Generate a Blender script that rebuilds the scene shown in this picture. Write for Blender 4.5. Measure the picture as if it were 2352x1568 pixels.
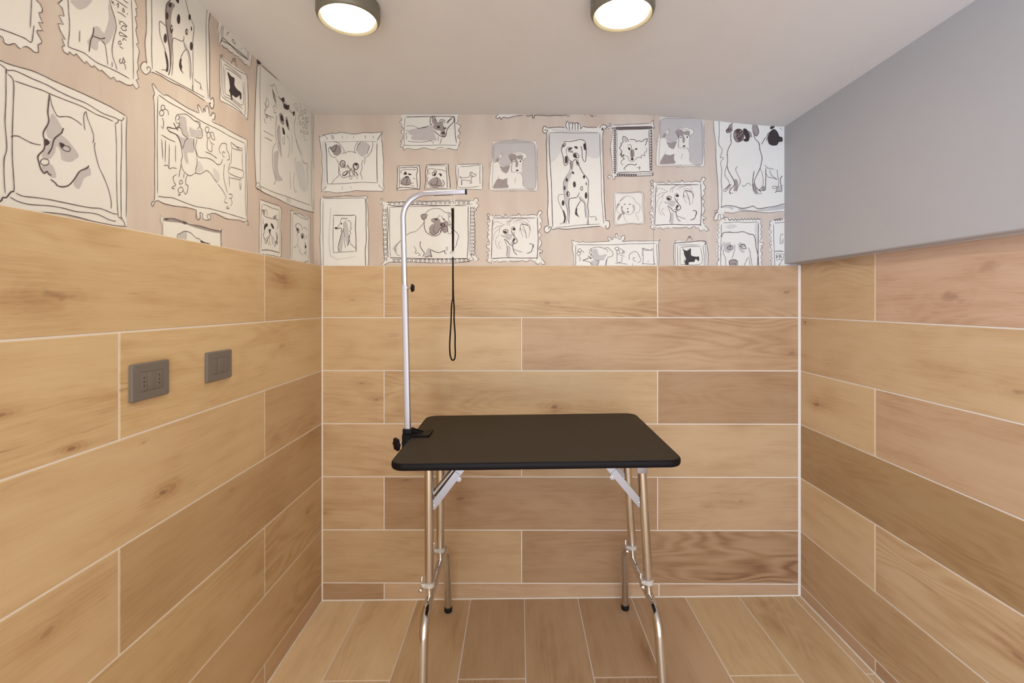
import bpy, bmesh, math, random
from mathutils import Vector, Matrix
from mathutils.geometry import delaunay_2d_cdt
for o in list(bpy.data.objects): bpy.data.objects.remove(o)
S = bpy.context.scene
COL = S.collection
# ------------------------------------------------------------ camera, world, exposure
FPX = 1110.0
EYE = 1.306
cam_data = bpy.data.cameras.new('camera'); cam = bpy.data.objects.new('camera', cam_data); COL.objects.link(cam)
cam_data.sensor_width = 36.0; cam_data.sensor_fit = 'HORIZONTAL'; cam_data.lens = FPX / 2352 * 36
cam_data.shift_x = -14.5 / 2352; cam_data.shift_y = -88 / 2352
cam_data.clip_start = .02
cam.location = (0, 0, EYE); cam.rotation_euler = (math.pi / 2, 0, 0)
S.camera = cam
world = bpy.data.worlds.new('world'); S.world = world; world.use_nodes = True
bgn = world.node_tree.nodes['Background']
# daylight reaches the room from the open side behind the camera: bright and cool from the left, dimmer from the right
wt = world.node_tree
_tc = wt.nodes.new('ShaderNodeTexCoord'); _sx = wt.nodes.new('ShaderNodeSeparateXYZ'); wt.links.new(_tc.outputs['Generated'], _sx.inputs[0])
_mr = wt.nodes.new('ShaderNodeMapRange'); _mr.interpolation_type = 'SMOOTHSTEP'; wt.links.new(_sx.outputs[0], _mr.inputs[0])
_mr.inputs[1].default_value = -.75; _mr.inputs[2].default_value = .35; _mr.inputs[3].default_value = 0; _mr.inputs[4].default_value = 1
_mx = wt.nodes.new('ShaderNodeMix'); _mx.data_type = 'RGBA'; wt.links.new(_mr.outputs[0], _mx.inputs[0])
_mx.inputs[6].default_value = (.94, 1.14, 1.47, 1); _mx.inputs[7].default_value = (.52, .50, .46, 1)
wt.links.new(_mx.outputs[2], bgn.inputs[0]); bgn.inputs[1].default_value = 2.25
S.view_settings.view_transform = 'Standard'; S.view_settings.look = 'None'
S.view_settings.exposure = 1.46; S.view_settings.gamma = 1.0
S.view_settings.use_curve_mapping = False
LAMP_STRENGTH = 27.0
LAMP_COLOUR = (1.0, .85, .645)

# ------------------------------------------------------------ room measures (metres)
XL, XR = -.8624, 1.2308          # faces of the tiled left and right walls
YF = -1.0                        # open side of the room, behind the camera
def yb(x): return 2.123 - .00468 * (x - XL)          # face of the tiled back wall
def zf(x): return .0134 * (x - XL)                   # floor falls gently to the left
TOP = 1.4714                     # top edge of the tiles
ROW = .2331
LINES = [1.2429 - ROW * i for i in range(6)]         # joints, top down; the last is .0774
XWL = -.904                      # papered left wall, set back behind the tiles
def ypb(x): return yb(x) + .012                      # papered back wall
XB = 1.17; ZB = 1.478            # boxed-in beam over the right wall

# ------------------------------------------------------------ helpers
def link(o, parent=None):
    COL.objects.link(o)
    if parent: o.parent = parent
    return o
def obj(name, bm, mats, parent=None, smooth=False):
    me = bpy.data.meshes.new(name)
    bm.normal_update(); bm.to_mesh(me); bm.free()
    for m in (mats if isinstance(mats, (list, tuple)) else [mats]): me.materials.append(m)
    o = bpy.data.objects.new(name, me); link(o, parent)
    if smooth:
        me.polygons.foreach_set('use_smooth', [True] * len(me.polygons))
        try: me.set_sharp_from_angle(angle=math.radians(38))
        except Exception: pass
    return o
def tag(o, label=None, cat=None, group=None, kind=None):
    if label: o['label'] = label
    if cat: o['category'] = cat
    if group: o['group'] = group
    if kind: o['kind'] = kind
    return o
def empty(name, loc, label, cat, group=None):
    o = bpy.data.objects.new(name, None); o.location = loc; o.empty_display_size = .05
    link(o); return tag(o, label, cat, group)
def quad(bm, pts, mi=0):
    f = bm.faces.new([bm.verts.new(p) for p in pts]); f.material_index = mi; return f
def box(bm, x0, x1, y0, y1, z0, z1, mi=0, bev=0, mat=None):
    vs = [bm.verts.new(p) for p in ((x0,y0,z0),(x1,y0,z0),(x1,y1,z0),(x0,y1,z0),(x0,y0,z1),(x1,y0,z1),(x1,y1,z1),(x0,y1,z1))]
    fs = [bm.faces.new([vs[i] for i in q]) for q in ((0,3,2,1),(4,5,6,7),(0,1,5,4),(1,2,6,5),(2,3,7,6),(3,0,4,7))]
    for f in fs: f.material_index = mi
    if bev:
        es = list({e for f in fs for e in f.edges})
        r = bmesh.ops.bevel(bm, geom=es, offset=bev, segments=3, affect='EDGES', profile=.5)
        for f in r['faces']: f.material_index = mi
        vs = list({v for v in vs if v.is_valid} | {v for f in r['faces'] for v in f.verts} )
    if mat is not None:
        bmesh.ops.transform(bm, matrix=mat, verts=vs)
    return vs
def frame_at(d):
    d = Vector(d).normalized()
    a = Vector((0, 0, 1)) if abs(d.z) < .9 else Vector((0, 1, 0))
    n = d.cross(a).normalized(); return n, d.cross(n).normalized()
def tube(bm, path, r, seg=20, mi=0, cap=True, prof=None):
    """sweep a circle (or the 2D profile prof) along path with a rotation-minimising frame"""
    P = [Vector(p) for p in path]; rs = r if isinstance(r, (list, tuple)) else [r] * len(P)
    T = []
    for i in range(len(P)):
        a = P[max(0, i - 1)]; b = P[min(len(P) - 1, i + 1)]; T.append((b - a).normalized())
    n, _ = frame_at(T[0]); rings = []
    for i, p in enumerate(P):
        n = (n - T[i] * n.dot(T[i])).normalized(); m = T[i].cross(n)
        if prof: rings.append([bm.verts.new(p + n * a + m * b) for a, b in prof])
        else: rings.append([bm.verts.new(p + (n * math.cos(t) + m * math.sin(t)) * rs[i]) for t in [2 * math.pi * k / seg for k in range(seg)]])
    k = len(rings[0])
    for i in range(len(rings) - 1):
        for j in range(k):
            f = bm.faces.new((rings[i][j], rings[i][(j + 1) % k], rings[i + 1][(j + 1) % k], rings[i + 1][j])); f.material_index = mi
    if cap:
        for ring, rev in ((rings[0], True), (rings[-1], False)):
            f = bm.faces.new(ring[::-1] if rev else ring); f.material_index = mi
    return rings
def rsq(a, b, r, n=4):
    """rounded rectangle profile a x b"""
    out = []
    for cx, cy, t0 in ((a/2-r, b/2-r, 0), (-a/2+r, b/2-r, 90), (-a/2+r, -b/2+r, 180), (a/2-r, -b/2+r, 270)):
        for i in range(n + 1):
            t = math.radians(t0 + 90 * i / n); out.append((cx + r * math.cos(t), cy + r * math.sin(t)))
    return out
def lathe(bm, prof, centre, axis=(0, 0, 1), seg=48, mi=0):
    """prof: (radius, height along axis)"""
    d = Vector(axis).normalized(); n, m = frame_at(d); c = Vector(centre); rings = []
    for r, h in prof:
        if r <= 1e-6: rings.append([bm.verts.new(c + d * h)])
        else: rings.append([bm.verts.new(c + d * h + (n * math.cos(t) + m * math.sin(t)) * r) for t in [2 * math.pi * k / seg for k in range(seg)]])
    for a, b in zip(rings, rings[1:]):
        for j in range(seg):
            q = [a[j % len(a)], a[(j + 1) % len(a)], b[(j + 1) % len(b)], b[j % len(b)]]
            q2 = []
            for v in q:
                if v not in q2: q2.append(v)
            if len(q2) > 2: bm.faces.new(q2).material_index = mi
def fillet(path, rads, n=8):
    """round the inner corners of a polyline"""
    P = [Vector(p) for p in path]; out = [P[0]]
    for i in range(1, len(P) - 1):
        a, b, c = P[i-1], P[i], P[i+1]; u = (a - b).normalized(); v = (c - b).normalized()
        ang = u.angle(v); r = rads[i-1]; t = min(r / math.tan(ang / 2), (a - b).length * .49 if i > 1 else (a-b).length*.98, (c - b).length * .98)
        r = t * math.tan(ang / 2); ctr = b + (u + v).normalized() * (r / math.sin(ang / 2))
        s = b + u * t - ctr; e = b + v * t - ctr; tot = s.angle(e)
        for k in range(n + 1):
            w = k / n; out.append(ctr + (s * math.sin((1 - w) * tot) + e * math.sin(w * tot)) / math.sin(tot))
    out.append(P[-1]); return out
def dense(path, step=.02):
    P = [Vector(p) for p in path]; out = []
    for a, b in zip(P, P[1:]):
        k = max(1, int((b - a).length / step))
        out += [a.lerp(b, i / k) for i in range(k)]
    return out + [P[-1]]

# ------------------------------------------------------------ materials
def new_mat(name, col=(.5, .5, .5), rough=.5, metal=0, spec=.5):
    m = bpy.data.materials.new(name); m.use_nodes = True
    b = m.node_tree.nodes['Principled BSDF']
    b.inputs['Base Color'].default_value = (*col, 1); b.inputs['Roughness'].default_value = rough
    b.inputs['Metallic'].default_value = metal; b.inputs['Specular IOR Level'].default_value = spec
    return m
class NT:
    def __init__(s, m): s.t = m.node_tree; s.b = s.t.nodes['Principled BSDF']
    def n(s, ty, **k):
        x = s.t.nodes.new(ty)
        for a, v in k.items(): setattr(x, a, v)
        return x
    def l(s, a, b): s.t.links.new(a, b)
    def math(s, op, a, b=None, c=None):
        x = s.n('ShaderNodeMath', operation=op)
        for i, v in enumerate((a, b, c)):
            if v is None: continue
            if hasattr(v, 'links'): s.l(v, x.inputs[i])
            else: x.inputs[i].default_value = v
        return x.outputs[0]
    def comb(s, x, y, z):
        c = s.n('ShaderNodeCombineXYZ')
        for i, v in enumerate((x, y, z)):
            if hasattr(v, 'links'): s.l(v, c.inputs[i])
            else: c.inputs[i].default_value = v
        return c.outputs[0]
    def noise(s, vec, scale=1, detail=4, rough=.55, dist=0):
        x = s.n('ShaderNodeTexNoise'); x.inputs['Scale'].default_value = scale; x.inputs['Detail'].default_value = detail
        x.inputs['Roughness'].default_value = rough; x.inputs['Distortion'].default_value = dist
        if vec is not None: s.l(vec, x.inputs['Vector'])
        return x.outputs[0]
    def ramp(s, fac, stops):
        r = s.n('ShaderNodeValToRGB'); e = r.color_ramp.elements
        while len(e) < len(stops): e.new(.5)
        for el, (p, c) in zip(e, stops): el.position = p; el.color = (*c, 1)
        s.l(fac, r.inputs[0]); return r.outputs[0]
    def mix(s, fac, a, b, mode='MIX'):
        x = s.n('ShaderNodeMix', data_type='RGBA', blend_type=mode)
        for i, v in ((0, fac), (6, a), (7, b)):
            if hasattr(v, 'links'): s.l(v, x.inputs[i])
            elif i == 0: x.inputs[0].default_value = v
            else: x.inputs[i].default_value = (*v, 1)
        return x.outputs[2]
    def bump(s, h, strength=.2, dist=.002):
        x = s.n('ShaderNodeBump'); x.inputs['Strength'].default_value = strength; x.inputs['Distance'].default_value = dist
        s.l(h, x.inputs['Height']); s.l(x.outputs[0], s.b.inputs['Normal'])

def wood_tile(name, knots=()):
    m = new_mat(name, rough=.46, spec=.35); t = NT(m)
    uv = t.n('ShaderNodeUVMap', uv_map='UVMap').outputs[0]
    at = t.n('ShaderNodeAttribute', attribute_name='tile'); sp = t.n('ShaderNodeSeparateColor'); t.l(at.outputs['Color'], sp.inputs[0])
    seed, tone, pink = sp.outputs
    s = t.n('ShaderNodeSeparateXYZ'); t.l(uv, s.inputs[0]); u, v = s.outputs[0], s.outputs[1]
    zs = t.math('MULTIPLY', seed, 57.3)
    u_raw = u
    u = t.math('ADD', u, t.math('MULTIPLY', seed, 91.7))
    # knots pull the grain around them
    kv = t.comb(t.math('MULTIPLY', u, 1.15), t.math('MULTIPLY', v, 3.4), zs)
    vo = t.n('ShaderNodeTexVoronoi'); vo.inputs['Scale'].default_value = 1.0; vo.inputs['Randomness'].default_value = 1.0
    t.l(kv, vo.inputs['Vector']); kd = vo.outputs['Distance']
    knot_on = t.n('ShaderNodeSeparateColor'); t.l(vo.outputs['Color'], knot_on.inputs[0])
    on = t.math('GREATER_THAN', knot_on.outputs[0], .62)
    mh = t.n('ShaderNodeMapRange'); mh.inputs[1].default_value = 0; mh.inputs[2].default_value = .26; mh.inputs[3].default_value = 1; mh.inputs[4].default_value = 0
    t.l(kd, mh.inputs[0]); halo = t.math('MULTIPLY', t.math('POWER', mh.outputs[0], 2.0), on)
    warp = t.noise(t.comb(t.math('MULTIPLY', u, 2.2), t.math('MULTIPLY', v, 5), zs), 1, 3, .5)
    v2 = t.math('ADD', t.math('ADD', v, t.math('MULTIPLY', warp, .05)), t.math('MULTIPLY', halo, .03))
    fine = t.noise(t.comb(t.math('MULTIPLY', u, 7), t.math('MULTIPLY', v2, 190), zs), 1, 5, .62, .15)
    streak = t.noise(t.comb(t.math('MULTIPLY', u, 2.4), t.math('MULTIPLY', v2, 34), zs), 1, 5, .6, .3)
    broad = t.noise(t.comb(t.math('MULTIPLY', u, 2.6), t.math('MULTIPLY', v, 7.5), zs), 1, 3, .55, .4)
    cath = t.noise(t.comb(t.math('MULTIPLY', u, 1.1), t.math('MULTIPLY', v2, 5.5), zs), 1, 2, .4)
    rings = t.math('SINE', t.math('MULTIPLY', cath, 130.0)); rings = t.math('MULTIPLY_ADD', rings, .5, .5)
    gate = t.noise(t.comb(t.math('MULTIPLY', u, .8), t.math('MULTIPLY', v, 3), t.math('ADD', zs, 7.7)), 1, 1)
    gate = t.math('MULTIPLY', t.math('MAXIMUM', t.math('SUBTRACT', gate, .47), 0), 1.1)
    dash = t.noise(t.comb(t.math('MULTIPLY', u, 16), t.math('MULTIPLY', v2, 330), zs), 1, 2, .5)
    dash = t.math('MULTIPLY', t.math('MAXIMUM', t.math('SUBTRACT', dash, .60), 0), t.math('MAXIMUM', t.math('SUBTRACT', .62, broad), 0))
    blot = t.noise(t.comb(t.math('MULTIPLY', u, 5.5), t.math('MULTIPLY', v, 14), t.math('ADD', zs, 3.3)), 1, 3, .5, .6)
    f = t.math('MULTIPLY_ADD', streak, .50, t.math('MULTIPLY', broad, .80))
    f = t.math('MULTIPLY_ADD', fine, .46, f)
    f = t.math('MULTIPLY_ADD', blot, .34, f)
    f = t.math('SUBTRACT', f, t.math('MULTIPLY', dash, 7.5))
    gate = t.math('ADD', gate, t.math('MULTIPLY', t.math('MAXIMUM', t.math('SUBTRACT', .83, tone), 0), .55))
    f = t.math('SUBTRACT', f, t.math('MULTIPLY', rings, gate))
    f = t.math('SUBTRACT', f, t.math('MULTIPLY', halo, .55))
    f = t.math('SUBTRACT', f, .50)
    wob = t.math('MULTIPLY', t.math('SUBTRACT', t.noise(t.comb(t.math('MULTIPLY', u, 22), t.math('MULTIPLY', v, 40), zs), 1, 3), .5), 1.1)
    kcore = None
    for ku, kv_, ks, kst in knots:      # printed knots: a dark heart inside a stretched brown halo
        du = t.math('DIVIDE', t.math('SUBTRACT', u_raw, ku), .055 * ks); dv = t.math('DIVIDE', t.math('SUBTRACT', v, kv_), .022 * ks)
        r2 = t.math('ADD', t.math('MULTIPLY', du, du), t.math('MULTIPLY', dv, dv)); rr = t.math('ADD', t.math('SQRT', r2), wob)
        ha = t.math('MULTIPLY', t.math('MAXIMUM', t.math('SUBTRACT', 1.0, t.math('MULTIPLY', rr, .62)), 0), kst * .42)
        f = t.math('SUBTRACT', f, t.math('MULTIPLY', ha, t.math('MULTIPLY_ADD', t.math('SINE', t.math('MULTIPLY', rr, 13.0)), .22, 1.0)))
        co_ = t.math('MULTIPLY', t.math('MAXIMUM', t.math('SUBTRACT', 1.0, t.math('MULTIPLY', rr, 2.6)), 0), kst * .8)
        kcore = co_ if kcore is None else t.math('ADD', kcore, co_)
    c = t.ramp(f, [(0, (.34, .195, .10)), (.25, (.49, .325, .168)), (.55, (.588, .422, .237)), (1, (.655, .50, .305))])
    core = t.n('ShaderNodeMapRange'); core.inputs[1].default_value = .0; core.inputs[2].default_value = .045; core.inputs[3].default_value = 1; core.inputs[4].default_value = 0
    kd2 = t.math('ADD', kd, t.math('MULTIPLY', t.math('SUBTRACT', fine, .5), .05)); t.l(kd2, core.inputs[0])
    cf = t.math('MULTIPLY', t.math('MULTIPLY', core.outputs[0], on), .75)
    c = t.mix(cf, c, (.17, .085, .045))
    if kcore is not None: c = t.mix(t.math('MINIMUM', kcore, .85), c, (.19, .11, .065))
    tg = t.math('POWER', tone, 1.28); tb_ = t.math('POWER', tone, 1.55)
    tint = t.comb(tone, t.math('MULTIPLY', tg, t.math('SUBTRACT', 1.0, t.math('MULTIPLY', pink, .06))), t.math('MULTIPLY', tb_, t.math('ADD', .98, t.math('MULTIPLY', pink, .20))))
    c = t.mix(1.0, c, tint, 'MULTIPLY')
    t.l(c, t.b.inputs['Base Color']); t.bump(fine, .10, .0006)
    return m
M = {}
M['tile'] = wood_tile('wood_look_floor_tile')
M['tile_l'] = wood_tile('wood_look_tile_left', [(0.904, 1.321, 1.50, 0.50), (1.172, 0.847, 1.00, 1.00), (0.933, 1.024, 0.55, 0.80), (0.805, 1.120, 0.60, 0.50), (1.451, 0.746, 0.90, 0.35), (1.492, 0.405, 0.60, 0.40), (1.976, 0.450, 1.30, 0.60), (0.886, 0.703, 0.90, 0.40), (1.768, 1.153, 1.60, 0.30), (1.112, 0.985, 0.30, 0.60), (1.739, 1.394, 0.90, 0.20)])
M['tile_b'] = wood_tile('wood_look_tile_back', [(0.124, 1.306, 0.80, 0.40), (-0.726, 1.321, 0.90, 0.35), (1.170, 1.354, 1.10, 0.70), (-0.685, 0.954, 0.90, 0.50), (-0.619, 0.882, 0.90, 0.80), (0.157, 0.850, 1.10, 0.90), (0.826, 0.412, 0.60, 0.50), (0.971, 0.441, 1.20, 0.60), (-0.251, 0.448, 1.20, 0.60), (1.199, 1.087, 1.00, 0.50), (-0.848, 0.386, 0.60, 0.50), (0.007, 0.430, 0.60, 0.50), (-0.546, 1.165, 1.60, 0.25)])
M['tile_r'] = wood_tile('wood_look_tile_right', [(1.377, 1.323, 2.20, 0.45), (1.266, 1.403, 1.80, 0.30), (1.997, 0.887, 1.30, 0.80), (2.075, 1.224, 1.10, 0.50), (1.192, 1.087, 0.90, 0.50), (1.195, 0.436, 0.90, 0.40)])
M['grout'] = new_mat('light_grout', (.74, .68, .61), .85, spec=.2)
def paint(name, col, rough=.75, var=.03, sc=9):
    m = new_mat(name, col, rough, spec=.25); t = NT(m); co = t.n('ShaderNodeTexCoord').outputs['Object']
    n = t.noise(co, sc, 3); c = t.mix(n, tuple(v * (1 - var) for v in col), tuple(min(1, v * (1 + var)) for v in col))
    t.l(c, t.b.inputs['Base Color']); t.bump(t.noise(co, 260, 2), .04, .0008); return m
M['ceiling'] = paint('ceiling_paint', (.70, .69, .685), .8)
M['grey'] = paint('grey_paint', (.43, .425, .43), .6)
def wash(name, col, var, sc=(6, 6, 6), rough=.62):
    m = new_mat(name, col, rough, spec=.25); t = NT(m); co = t.n('ShaderNodeTexCoord').outputs['Object']
    mp = t.n('ShaderNodeMapping'); mp.inputs['Scale'].default_value = sc; t.l(co, mp.inputs[0])
    n = t.noise(mp.outputs[0], 1, 4, .6, .5)
    c = t.ramp(n, [(.3, tuple(v * w for v, w in zip(col, var))), (.7, col)])
    t.l(c, t.b.inputs['Base Color']); return m
M['paper'] = wash('wallpaper_blush_wash', (.615, .55, .485), (.87, .79, .77), (7, 7, 1.5))
M['white'] = wash('wallpaper_white', (.74, .73, .695), (.97, .965, .96), (5, 5, 5))
M['wash_h'] = wash('wash_pale_grey', (.625, .615, .605), (.95, .95, .96))
M['wash_g'] = wash('wash_grey', (.52, .50, .495), (.93, .92, .94), (14, 14, 14))
M['wash_p'] = wash('wash_mauve', (.35, .305, .30), (.85, .83, .84), (20, 20, 20))
M['ink_d'] = new_mat('solid_black_ink', (.045, .035, .035), .6, spec=.3)
M['ink'] = new_mat('brown_black_ink', (.085, .055, .055), .6, spec=.3)
M['ink_t'] = new_mat('thin_faded_ink', (.33, .27, .25), .6, spec=.3)
M['chrome'] = new_mat('chromed_steel', (.66, .65, .64), .13, 1)
M['zinc'] = new_mat('zinc_plated_steel', (.36, .36, .40), .38, .85)
M['steel'] = new_mat('dull_steel', (.33, .31, .29), .28, 1)
M['alu'] = new_mat('anodised_aluminium', (.52, .53, .60), .22, .9)
M['alu_matte'] = new_mat('matte_aluminium', (.47, .455, .50), .42, .6)
M['black'] = new_mat('black_plastic', (.006, .0045, .006), .45, 0, .13)
M['black_matte'] = new_mat('black_rubber', (.010, .009, .009), .6, 0, .2)
M['nylon'] = new_mat('milky_nylon', (.52, .48, .43), .35)
M['clear'] = new_mat('clear_plastic', (.92, .90, .86), .08); M['clear'].node_tree.nodes['Principled BSDF'].inputs['Transmission Weight'].default_value = .75
M['plate'] = paint('taupe_plastic', (.165, .145, .128), .45, .03, 200)
M['hole'] = new_mat('dark_hole', (.012, .01, .01), .8)
M['lamp_black'] = new_mat('dark_bronze_housing', (.17, .155, .115), .42, .2)
def strap_mat():
    m = new_mat('woven_black_nylon', (.010, .007, .005), .8, 0, .1); t = NT(m)
    t.bump(t.noise(t.n('ShaderNodeTexCoord').outputs['Object'], 900, 1), .3, .0005); return m
M['strap'] = strap_mat()
def mat_top():
    m = new_mat('ribbed_rubber_mat', (.052, .042, .034), .55, spec=.28); t = NT(m)
    co = t.n('ShaderNodeTexCoord').outputs['Object']
    vo = t.n('ShaderNodeTexVoronoi'); vo.inputs['Scale'].default_value = 330; t.l(co, vo.inputs['Vector'])
    c = t.mix(vo.outputs['Distance'], (.034, .026, .017), (.020, .015, .010)); t.l(c, t.b.inputs['Base Color'])
    t.bump(vo.outputs['Distance'], .55, .0012); return m
M['mat'] = mat_top()
def glow():
    m = bpy.data.materials.new('lit_diffuser'); m.use_nodes = True; nt = m.node_tree; nt.nodes.clear()
    e = nt.nodes.new('ShaderNodeEmission'); e.inputs[0].default_value = (*LAMP_COLOUR, 1); e.inputs[1].default_value = LAMP_STRENGTH
    o = nt.nodes.new('ShaderNodeOutputMaterial'); nt.links.new(e.outputs[0], o.inputs[0]); return m
M['glow'] = glow()

# ------------------------------------------------------------ tiled surfaces
GAP = .0021
rnd = random.Random(11)
def tiles(bm, rects, P, N, dep=.0014):
    """rects: (u0,u1,v0,v1,tone,pink,swap) ; P(u,v) -> face point ; N outward normal"""
    uvl = bm.loops.layers.uv.get('UVMap') or bm.loops.layers.uv.new('UVMap')
    cl = bm.loops.layers.float_color.get('tile') or bm.loops.layers.float_color.new('tile')
    N = Vector(N)
    for (u0, u1, v0, v1, tone, pink, swap) in rects:
        sd = rnd.random()
        a = [(u0+GAP, v0+GAP), (u1-GAP, v0+GAP), (u1-GAP, v1-GAP), (u0+GAP, v1-GAP)]
        c = .0012
        b = [(u0+GAP+c, v0+GAP+c), (u1-GAP-c, v0+GAP+c), (u1-GAP-c, v1-GAP-c), (u0+GAP+c, v1-GAP-c)]
        lo = [bm.verts.new(Vector(P(*q)) - N * dep) for q in a]; hi = [bm.verts.new(Vector(P(*q))) for q in b]
        fs = [(hi, b)] + [([lo[i], lo[(i+1) % 4], hi[(i+1) % 4], hi[i]], [a[i], a[(i+1) % 4], b[(i+1) % 4], b[i]]) for i in range(4)]
        for vs, cs in fs:
            f = bm.faces.new(vs); f.normal_update()
            if f.normal.dot(N) < 0: f.normal_flip()
            look = {v: q for v, q in zip(vs, cs)}
            for lp in f.loops:
                q = look[lp.vert]; lp[uvl].uv = (q[1], q[0]) if swap else q
                lp[cl] = (sd, tone, pink, 1)
def rows(zb, breaks, tones, u_lo, u_hi):
    out = []
    for r, (z1, z0) in enumerate(zip(zb, zb[1:])):
        br = [u_lo] + [b for b in breaks[r] if u_lo < b < u_hi] + [u_hi]
        for k, (a, b) in enumerate(zip(br, br[1:])):
            tn = tones[r][k] if k < len(tones[r]) else (.95, .2)
            out.append((a, b, z0, z1, tn[0], tn[1], False))
    return out
ZL = [TOP] + LINES

# floor
bm = bmesh.new(); bm.loops.layers.uv.new('UVMap'); bm.loops.layers.float_color.new('tile')
fl = []
x_lines = [.0258 + .2345 * n for n in range(-3, 6)]
edges = [XL] + x_lines + [XR]
ftone = [(1.26, .1), (1.18, .1), (.98, .2), (.88, .3), (.95, .3), (.84, .4), (.86, .4), (1.04, .1), (1.0, .1), (1.0, .2)]  # leftmost boards lightened in colour to make up for missing floor light
for i, (a, b) in enumerate(zip(edges, edges[1:])):
    ends = [1.666, .463, -.74] if i % 2 == 1 else [1.064, -.139]
    ys = [YF] + sorted(e for e in ends if e > YF) + [2.121]
    for k, (y0, y1) in enumerate(zip(ys, ys[1:])):
        t0 = ftone[i]
        fl.append((a, b, y0, y1 if k < len(ys) - 2 else yb((a + b) / 2) - .0005, t0[0] * (1 if k >= len(ys) - 2 or True else 1) + (.03 * ((k * 7 + i) % 3 - 1)), t0[1], True))
tiles(bm, fl, lambda u, v: (u, v, zf(u)), (0, 0, 1))
for zz in (-.0014,):
    quad(bm, [(XL-.05, YF, zf(XL-.05)+zz), (XR+.05, YF, zf(XR+.05)+zz), (XR+.05, 2.2, zf(XR+.05)+zz), (XL-.05, 2.2, zf(XL-.05)+zz)], 1)
vb = [(XL-.05, YF), (XR+.05, YF), (XR+.05, 2.2), (XL-.05, 2.2)]
quad(bm, [(x, y, -.12) for x, y in vb][::-1], 1)
for (xa, ya), (xb_, yb_) in zip(vb, vb[1:] + vb[:1]):
    quad(bm, [(xa, ya, -.12), (xb_, yb_, -.12), (xb_, yb_, zf(xb_)-.0014), (xa, ya, zf(xa)-.0014)], 1)
floor = tag(obj('floor', bm, [M['tile'], M['grout']]), 'wood-look plank tile floor', None, None, 'structure')

def joints(first, step, n): return [first + step * i for i in range(n)]
# back wall
bm = bmesh.new(); bm.loops.layers.uv.new('UVMap'); bm.loops.layers.float_color.new('tile')
A = [-.5895, .6105]; Bj = [.0145]
bt = [[(.97, .1), (.88, .15), (.80, .5)], [(.92, .1), (.79, .4)], [(.92, .2), (.88, .1), (.65, .4)],  # tile tones plus an overall darkening that stands in for weaker light here
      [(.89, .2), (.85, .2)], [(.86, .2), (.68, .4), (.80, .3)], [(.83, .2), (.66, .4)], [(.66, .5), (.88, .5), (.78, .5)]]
zz = ZL + [0.0]
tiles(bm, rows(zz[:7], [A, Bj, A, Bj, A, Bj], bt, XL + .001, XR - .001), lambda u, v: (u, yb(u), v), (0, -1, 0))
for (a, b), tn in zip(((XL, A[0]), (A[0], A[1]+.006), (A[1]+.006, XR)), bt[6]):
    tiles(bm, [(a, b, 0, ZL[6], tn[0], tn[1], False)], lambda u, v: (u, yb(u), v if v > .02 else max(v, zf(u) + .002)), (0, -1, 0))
g = .0014
def prism(bm, pts2, z0, z1, mi):
    """vertical prism over a plan polygon"""
    lo = [bm.verts.new((x, y, z0)) for x, y in pts2]; hi = [bm.verts.new((x, y, z1)) for x, y in pts2]
    n = len(pts2)
    fs = [bm.faces.new(lo[::-1]), bm.faces.new(hi)] + [bm.faces.new((lo[i], lo[(i+1) % n], hi[(i+1) % n], hi[i])) for i in range(n)]
    for f in fs: f.material_index = mi
prism(bm, [(XL-.03, yb(XL-.03)+g), (XR+.02, yb(XR+.02)+g), (XR+.02, ypb(XR+.02)), (XL-.03, ypb(XL-.03))], -.02, TOP-.0006, 1)
prism(bm, [(XWL-.06, ypb(XWL-.06)), (XR+.08, ypb(XR+.08)), (XR+.08, ypb(XR+.08)+.08), (XWL-.06, ypb(XWL-.06)+.08)], -.02, 2.26, 2)
# silicone beads in the corners
for x, w in ((XL, .0045), (XR, .0075)):
    s = 1 if x < 0 else -1
    prism(bm, [(x, yb(x)), (x + s * w, yb(x)-.0002), (x, yb(x) - w)][::s], zf(x), TOP - (.001 if x < 0 else 0), 1)
tube(bm, [(XL, yb(XL)-.001, zf(XL)+.001), (XR, yb(XR)-.001, zf(XR)+.001)], .0034, 8, 1)
wall_back = tag(obj('wall_back', bm, [M['tile_b'], M['grout'], M['ceiling']]), 'back wall tiled in wood-look planks', None, None, 'structure')

# left wall
bm = bmesh.new(); bm.loops.layers.uv.new('UVMap'); bm.loops.layers.float_color.new('tile')
JA = [1.644, .441, -.762]; JB = [1.0443, -.159]
lt = [[(1, .2), (.98, .05), (.97, .05), (.93, .1)], [(1, .2), (1.02, .05), (1.03, 0)], [(1, .1), (1, .1), (.98, .1), (.86, .2)],
      [(1, .1), (.95, .1), (.78, .1)], [(1, .1), (.95, .1), (.88, .0), (.88, .0)], [(1, .1), (.88, .1), (.86, .1)], [(.9, .2), (.9, .2), (.84, .5), (.84, .5)]]
tiles(bm, rows(ZL + [.002], [sorted(JA), sorted(JB), sorted(JA), sorted(JB), sorted(JA), sorted(JB), sorted(JA)], lt, YF, 2.1215),
      lambda u, v: (XL, u, v), (1, 0, 0))
box(bm, XWL, XL-g, YF, yb(XL)+.001, -.02, TOP-.0006, 1)
box(bm, XWL-.08, XWL, YF, ypb(XWL), -.02, 2.26, 2)
tube(bm, [(XL+.001, YF, .001), (XL+.001, yb(XL), .001)], .0026, 8, 1)
wall_left = tag(obj('wall_left', bm, [M['tile_l'], M['grout'], M['ceiling']]), 'left wall tiled in wood-look planks', None, None, 'structure')

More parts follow.
